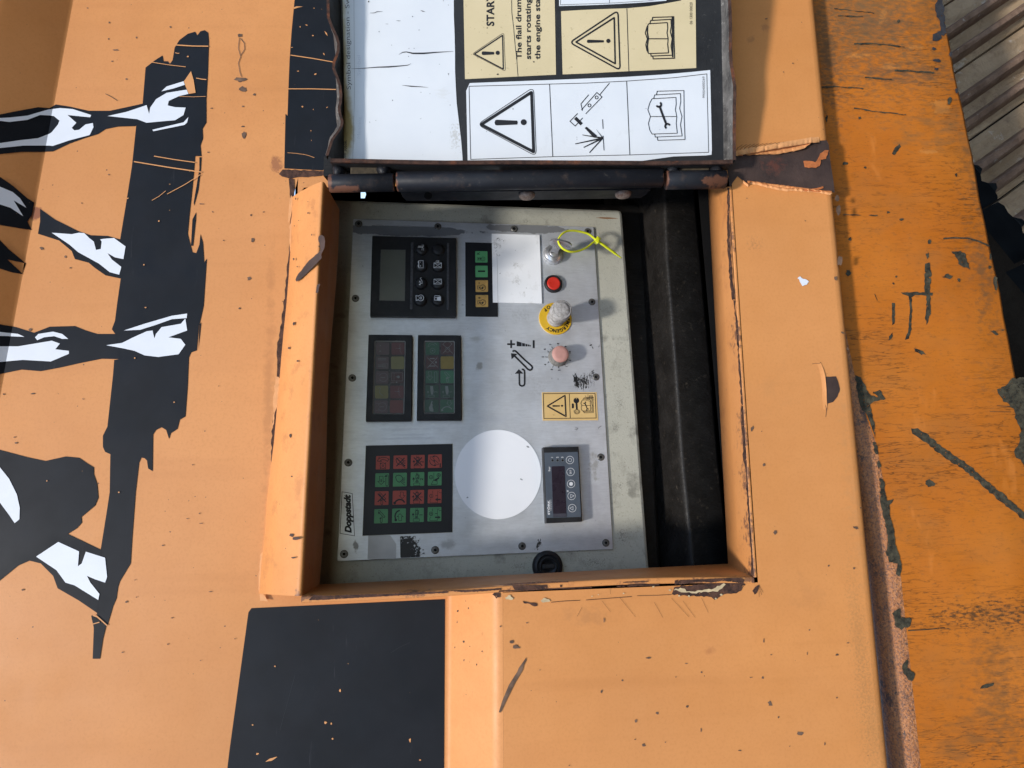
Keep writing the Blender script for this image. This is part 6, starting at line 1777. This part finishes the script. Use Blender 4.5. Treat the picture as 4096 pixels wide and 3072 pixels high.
# ================================================================ lower beam
BW = -.020
PE = PB.shifted(BW)
beam = thing('steel_beam', 'dark orange steel beam with cracked paint and scratches below the machine wall', 'steel beam', PE.p3(3800, 1536))
eLp = [PE.px(*p) for p in ((3150, -400), (3200, 0), (3335, 1100), (3440, 1600), (3505, 1770), (3603, 2300), (3684, 3071), (3730, 3500))]
def eL(v):
    if v > eLp[0][1]: return eLp[0][0]
    if v < eLp[-1][1]: return eLp[-1][0] + (eLp[-1][1] - v) * .14
    return along(eLp, v)
eR = vline(PE, (3765, 0), (3986, 1100))
def shp(v): return .0006 * math.sin(v * 40) + .0005 * math.sin(v * 97 + 1)
RR = .020
mb = MB(); rows = []; rowsE = []
for k in range(61):
    v = BOTV + (TOPV - BOTV) * k / 60
    l, r = eL(v), eR(v)
    prof = []
    for j in range(9):
        a = PI / 2 * j / 8
        prof.append(Vector((l - RR * math.sin(PI / 2 - a), v, BW - RR + RR * math.sin(a) if False else BW - RR * (1 - math.sin(a)))))
    rowsE.append([Vector((l - RR, v, BW - .12))] + prof)
    rows.append([Vector((l, v, BW)), Vector((l + (r - l) * .33, v, BW + .0006)), Vector((l + (r - l) * .66, v, BW + .0004)), Vector((r - .003 + shp(v), v, BW)), Vector((r + shp(v), v, BW - .0012)), Vector((r + shp(v), v, BW - .004)), Vector((r - .001, v, BW - .016)), Vector((r - .03, v, BW - .017))])
loft(mb, rows, 0, True)
mb.build('front_plate', M_beam, beam)
mb = MB(); loft(mb, rowsE, 0, True)
mb.build('rounded_edge', M_edge, beam, 'rounded worn edge of the beam, catching the light')
cv = Cv(PE, 'E8', .0008)
cv.ragged([(258, 228), (285, 225), (330, 255), (400, 310), (490, 372), (560, 430), (620, 480), (690, 540), (760, 605), (755, 630), (680, 570), (600, 505), (520, 430), (440, 375), (350, 310), (290, 265), (262, 248)], 4, 0, 12, 3)
cv.ragged([(622, 62), (655, 45), (690, 15), (740, 10), (745, 400), (720, 355), (700, 350), (690, 320), (710, 290), (720, 240), (698, 180), (692, 140), (660, 120), (640, 100)], 5, 0, 12, 3)
cv.ragged([(20, 0), (45, 10), (65, 50), (80, 80), (120, 95), (100, 70), (95, 75), (125, 62), (150, 100), (100, 115), (85, 125), (100, 190), (108, 265), (95, 230), (70, 170), (40, 130)], 3, 0, 10, 3)
cv.ragged([(95, 285), (112, 285), (120, 335), (108, 335)], 3, 0, 10, 1); cv.blob(122, 380, 8, 14); cv.blob(333, 458, 18, 12); cv.blob(582, 1313, 28, 9, -15)
cv.ragged([(125, 432), (140, 440), (155, 530), (185, 525), (165, 550), (180, 640), (190, 700), (210, 780), (222, 820), (210, 850), (190, 840), (200, 800), (165, 790), (150, 760), (160, 700), (150, 640), (130, 560)], 4, 0, 12, 2)
cv.ragged([(180, 1010), (205, 985), (215, 1020), (260, 1030), (250, 1060), (215, 1080), (190, 1055)], 5, 0, 10, 4)
cv.ragged([(222, 1230), (240, 1200), (245, 1235), (275, 1265), (265, 1290), (245, 1285), (222, 1260)], 4, 0, 10, 4)
cv.line([(245, 1080), (330, 1075), (400, 1068)], 4); cv.line([(620, 130), (690, 134)], 2.5); cv.line([(590, 155), (680, 156)], 2)
cv.c = 'C7'
cv.ragged([(1245, -60), (1270, -70), (1278, 0), (1272, 100), (1278, 200), (1255, 275), (1243, 240), (1252, 150), (1240, 50)], 4, 0, 14, 3)
cv.ragged([(1110, 98), (1170, 95), (1290, 98), (1285, 115), (1190, 112), (1170, 125), (1172, 200), (1170, 300), (1155, 355), (1135, 360), (1152, 300), (1160, 200), (1152, 120)], 3, 0, 14, 3)
cv.ragged([(1060, 155), (1078, 155), (1076, 270), (1062, 278)], 2, 0, 12, 3); cv.ragged([(1045, 340), (1065, 318), (1062, 350), (1042, 362)], 2, 0, 8, 3)
cv.blob(1215, 425, 34, 10, 25); cv.blob(1270, 1150, 26, 16, 10); cv.blob(1630, 320, 24, 9, 30); cv.blob(1675, 305, 10, 4); cv.blob(1085, 8, 6, 6); cv.blob(1070, 48, 6, 6); cv.line([(965, 105), (980, 142)], 3)
cv.c = 'C6'
cv.ragged([(1390, 1390), (1440, 1385), (1470, 1410), (1485, 1470), (1495, 1490), (1460, 1475), (1430, 1460), (1415, 1420)], 5, 0, 12, 5)
cv.ragged([(1060, 850), (1075, 815), (1100, 798), (1110, 812), (1095, 835), (1072, 858)], 3, 0, 10, 5)
cv.line([(1345, 1320), (1400, 1316), (1480, 1318), (1540, 1335), (1600, 1362)], 9); cv.ragged([(1335, 1530), (1370, 1515), (1400, 1528), (1380, 1545)], 3, 0, 10, 2); cv.blob(1432, 1548, 10, 12); cv.blob(1268, 1338, 12, 12); cv.blob(1258, 1415, 9, 16)
for x, y, a, b in ((882, 652, 9, 7), (800, 905, 16, 9), (912, 928, 8, 6), (1115, 1215, 12, 6), (1040, 1175, 9, 6), (820, 1508, 14, 18), (828, 1322, 8, 10), (1380, 555, 14, 20), (700, 655, 6, 18), (1098, 118, 8, 8), (1605, 1420, 8, 18), (1600, 1478, 8, 9), (1632, 1560, 12, 40), (1415, 970, 6, 10)): cv.blob(x, y, a, b)
for P, w in (([(1075, 392), (1160, 394), (1290, 404)], 12), ([(910, 430), (1000, 436), (1060, 440)], 8), ([(850, 600), (1000, 622), (1140, 636)], 7), ([(670, 484), (760, 480), (900, 492)], 8), ([(850, 245), (960, 242), (1130, 262)], 9), ([(740, 50), (860, 62), (960, 75)], 5), ([(760, 90), (900, 92)], 5), ([(790, 1190), (980, 1192)], 5)):
    cv.poly(rag([(x, y - w * .4) for x, y in P] + [(x, y + w * .4) for x, y in P[::-1]], 3, 16, 4))
cv.mb.build('scratch', worn('dark_bare_steel', (.016, .015, .012), (.075, .066, .042), 420, .36, .42), beam, 'dark scratches and scuffs through the beam paint', kind='stuff')
cv = Cv(PE, 'C6', .0010)
cv.ragged([(1315, -30), (1338, -30), (1352, 90), (1365, 180), (1345, 200), (1330, 190), (1325, 120), (1300, 60)], 6, 0, 16, 3)
cv.ragged([(1290, 190), (1330, 170), (1335, 205), (1310, 230), (1288, 225)], 4, 0, 12, 3); cv.blob(1312, 334, 22, 10); cv.blob(1308, 382, 14, 6); cv.blob(1295, 270, 12, 8); cv.blob(1385, 300, 8, 14); cv.blob(1420, 500, 8, 14)
cv.mb.build('bare_edge', worn('blue_black_steel', (.020, .021, .026), (.040, .040, .044), 260, .36, .42), beam, kind='stuff')

# ================================================================ crawler track under the machine
TW = -.17
PT0 = PB.shifted(TW)
trk = thing('crawler_track', 'worn brown crawler track of ribbed steel shoes behind the orange beam', 'crawler track', PT0.p3(4000, 300))
def dpt(x, y): return PT0.px(*nat('D8', x, y))
g2a, g2b = dpt(420, 533), dpt(914, 158)
g3a, g3b = dpt(520, 1008), dpt(914, 757)
dirv = ((Vector(g2b) - Vector(g2a)).normalized() + (Vector(g3b) - Vector(g3a)).normalized()).normalized()
perp = Vector((dirv.y, -dirv.x))
if perp.x < 0: perp = -perp
PTr = Plane(PT0.at(*g3a), PT0.e1 * dirv.x + PT0.e2 * dirv.y, Vector((0, 0, 1)).cross(PT0.e1 * dirv.x + PT0.e2 * dirv.y))
gy2 = PTr.px(*nat('D8', 420, 533))[1]; pitch = abs(gy2 - PTr.px(*nat('D8', 520, 1008))[1]) * 1.0
gA = PTr.px(*nat('D8', 600, 396))[1]; gB = PTr.px(*nat('D8', 700, 899))[1]
pitch = abs(gA - gB); g0 = gB
endl = [PTr.px(*nat('D8', *p)) for p in ((545, 1180), (640, 1290), (735, 1460), (890, 1660))]
prof = [(.012, 0), (.02, .010), (.12, .013), (.24, .012), (.33, .012), (.37, .026), (.40, .029), (.47, .029), (.50, .025), (.53, .013), (.62, .010), (.70, .012), (.73, .026), (.76, .030), (.83, .029), (.86, .024), (.885, .013), (.94, .012), (.985, .010), (.99, 0)]
mats = [M_track, M_grouser, M_cavity]
for k in range(-4, 6):
    mb = MB()
    y0 = g0 - k * pitch
    # the shoe's end, read off the jagged contour
    a0 = PTr.px(*nat('D8', 545, 1180)); 
    frac = (y0 - pitch / 2 - endl[0][1]) / (endl[3][1] - endl[0][1])
    xe = endl[0][0] + (endl[3][0] - endl[0][0]) * frac
    xe = min(xe, endl[0][0] + .3) + .006 * math.sin(k * 2.3)
    rows = []
    for x in [xe, xe + .004] + [xe + .004 + j * .05 for j in range(1, 15)]:
        row = []
        for s, h in prof:
            jig = .0012 * math.sin(x * 90 + s * 31 + k) + .0008 * math.sin(x * 230 + s * 17)
            row.append(PTr.at(x + (.010 if h > .02 and x < xe + .002 else 0) * -1, y0 - pitch * s, h * 1.15 - .02 + jig))
        rows.append(row)
    vs = [p for r in rows for p in r]; n = len(prof)
    for j in range(len(rows) - 1):
        for i in range(n - 1):
            hi_ = prof[i][1] > .02 or prof[i + 1][1] > .02
            q = [rows[j][i], rows[j][i + 1], rows[j + 1][i + 1], rows[j + 1][i]]
            nn_ = (q[1] - q[0]).cross(q[2] - q[0])
            mb.add(q, [(0, 1, 2, 3) if nn_.dot(PTr.n) > 0 else (3, 2, 1, 0)], 1 if hi_ else 0, False)
    mb.add([rows[0][i] for i in range(n)] + [rows[0][n - 1] + PTr.n * -.03, rows[0][0] + PTr.n * -.03], [tuple(range(n + 2))], 2)  # end face coloured near black to stand for shade
    mb.build('track_shoe', mats, trk)
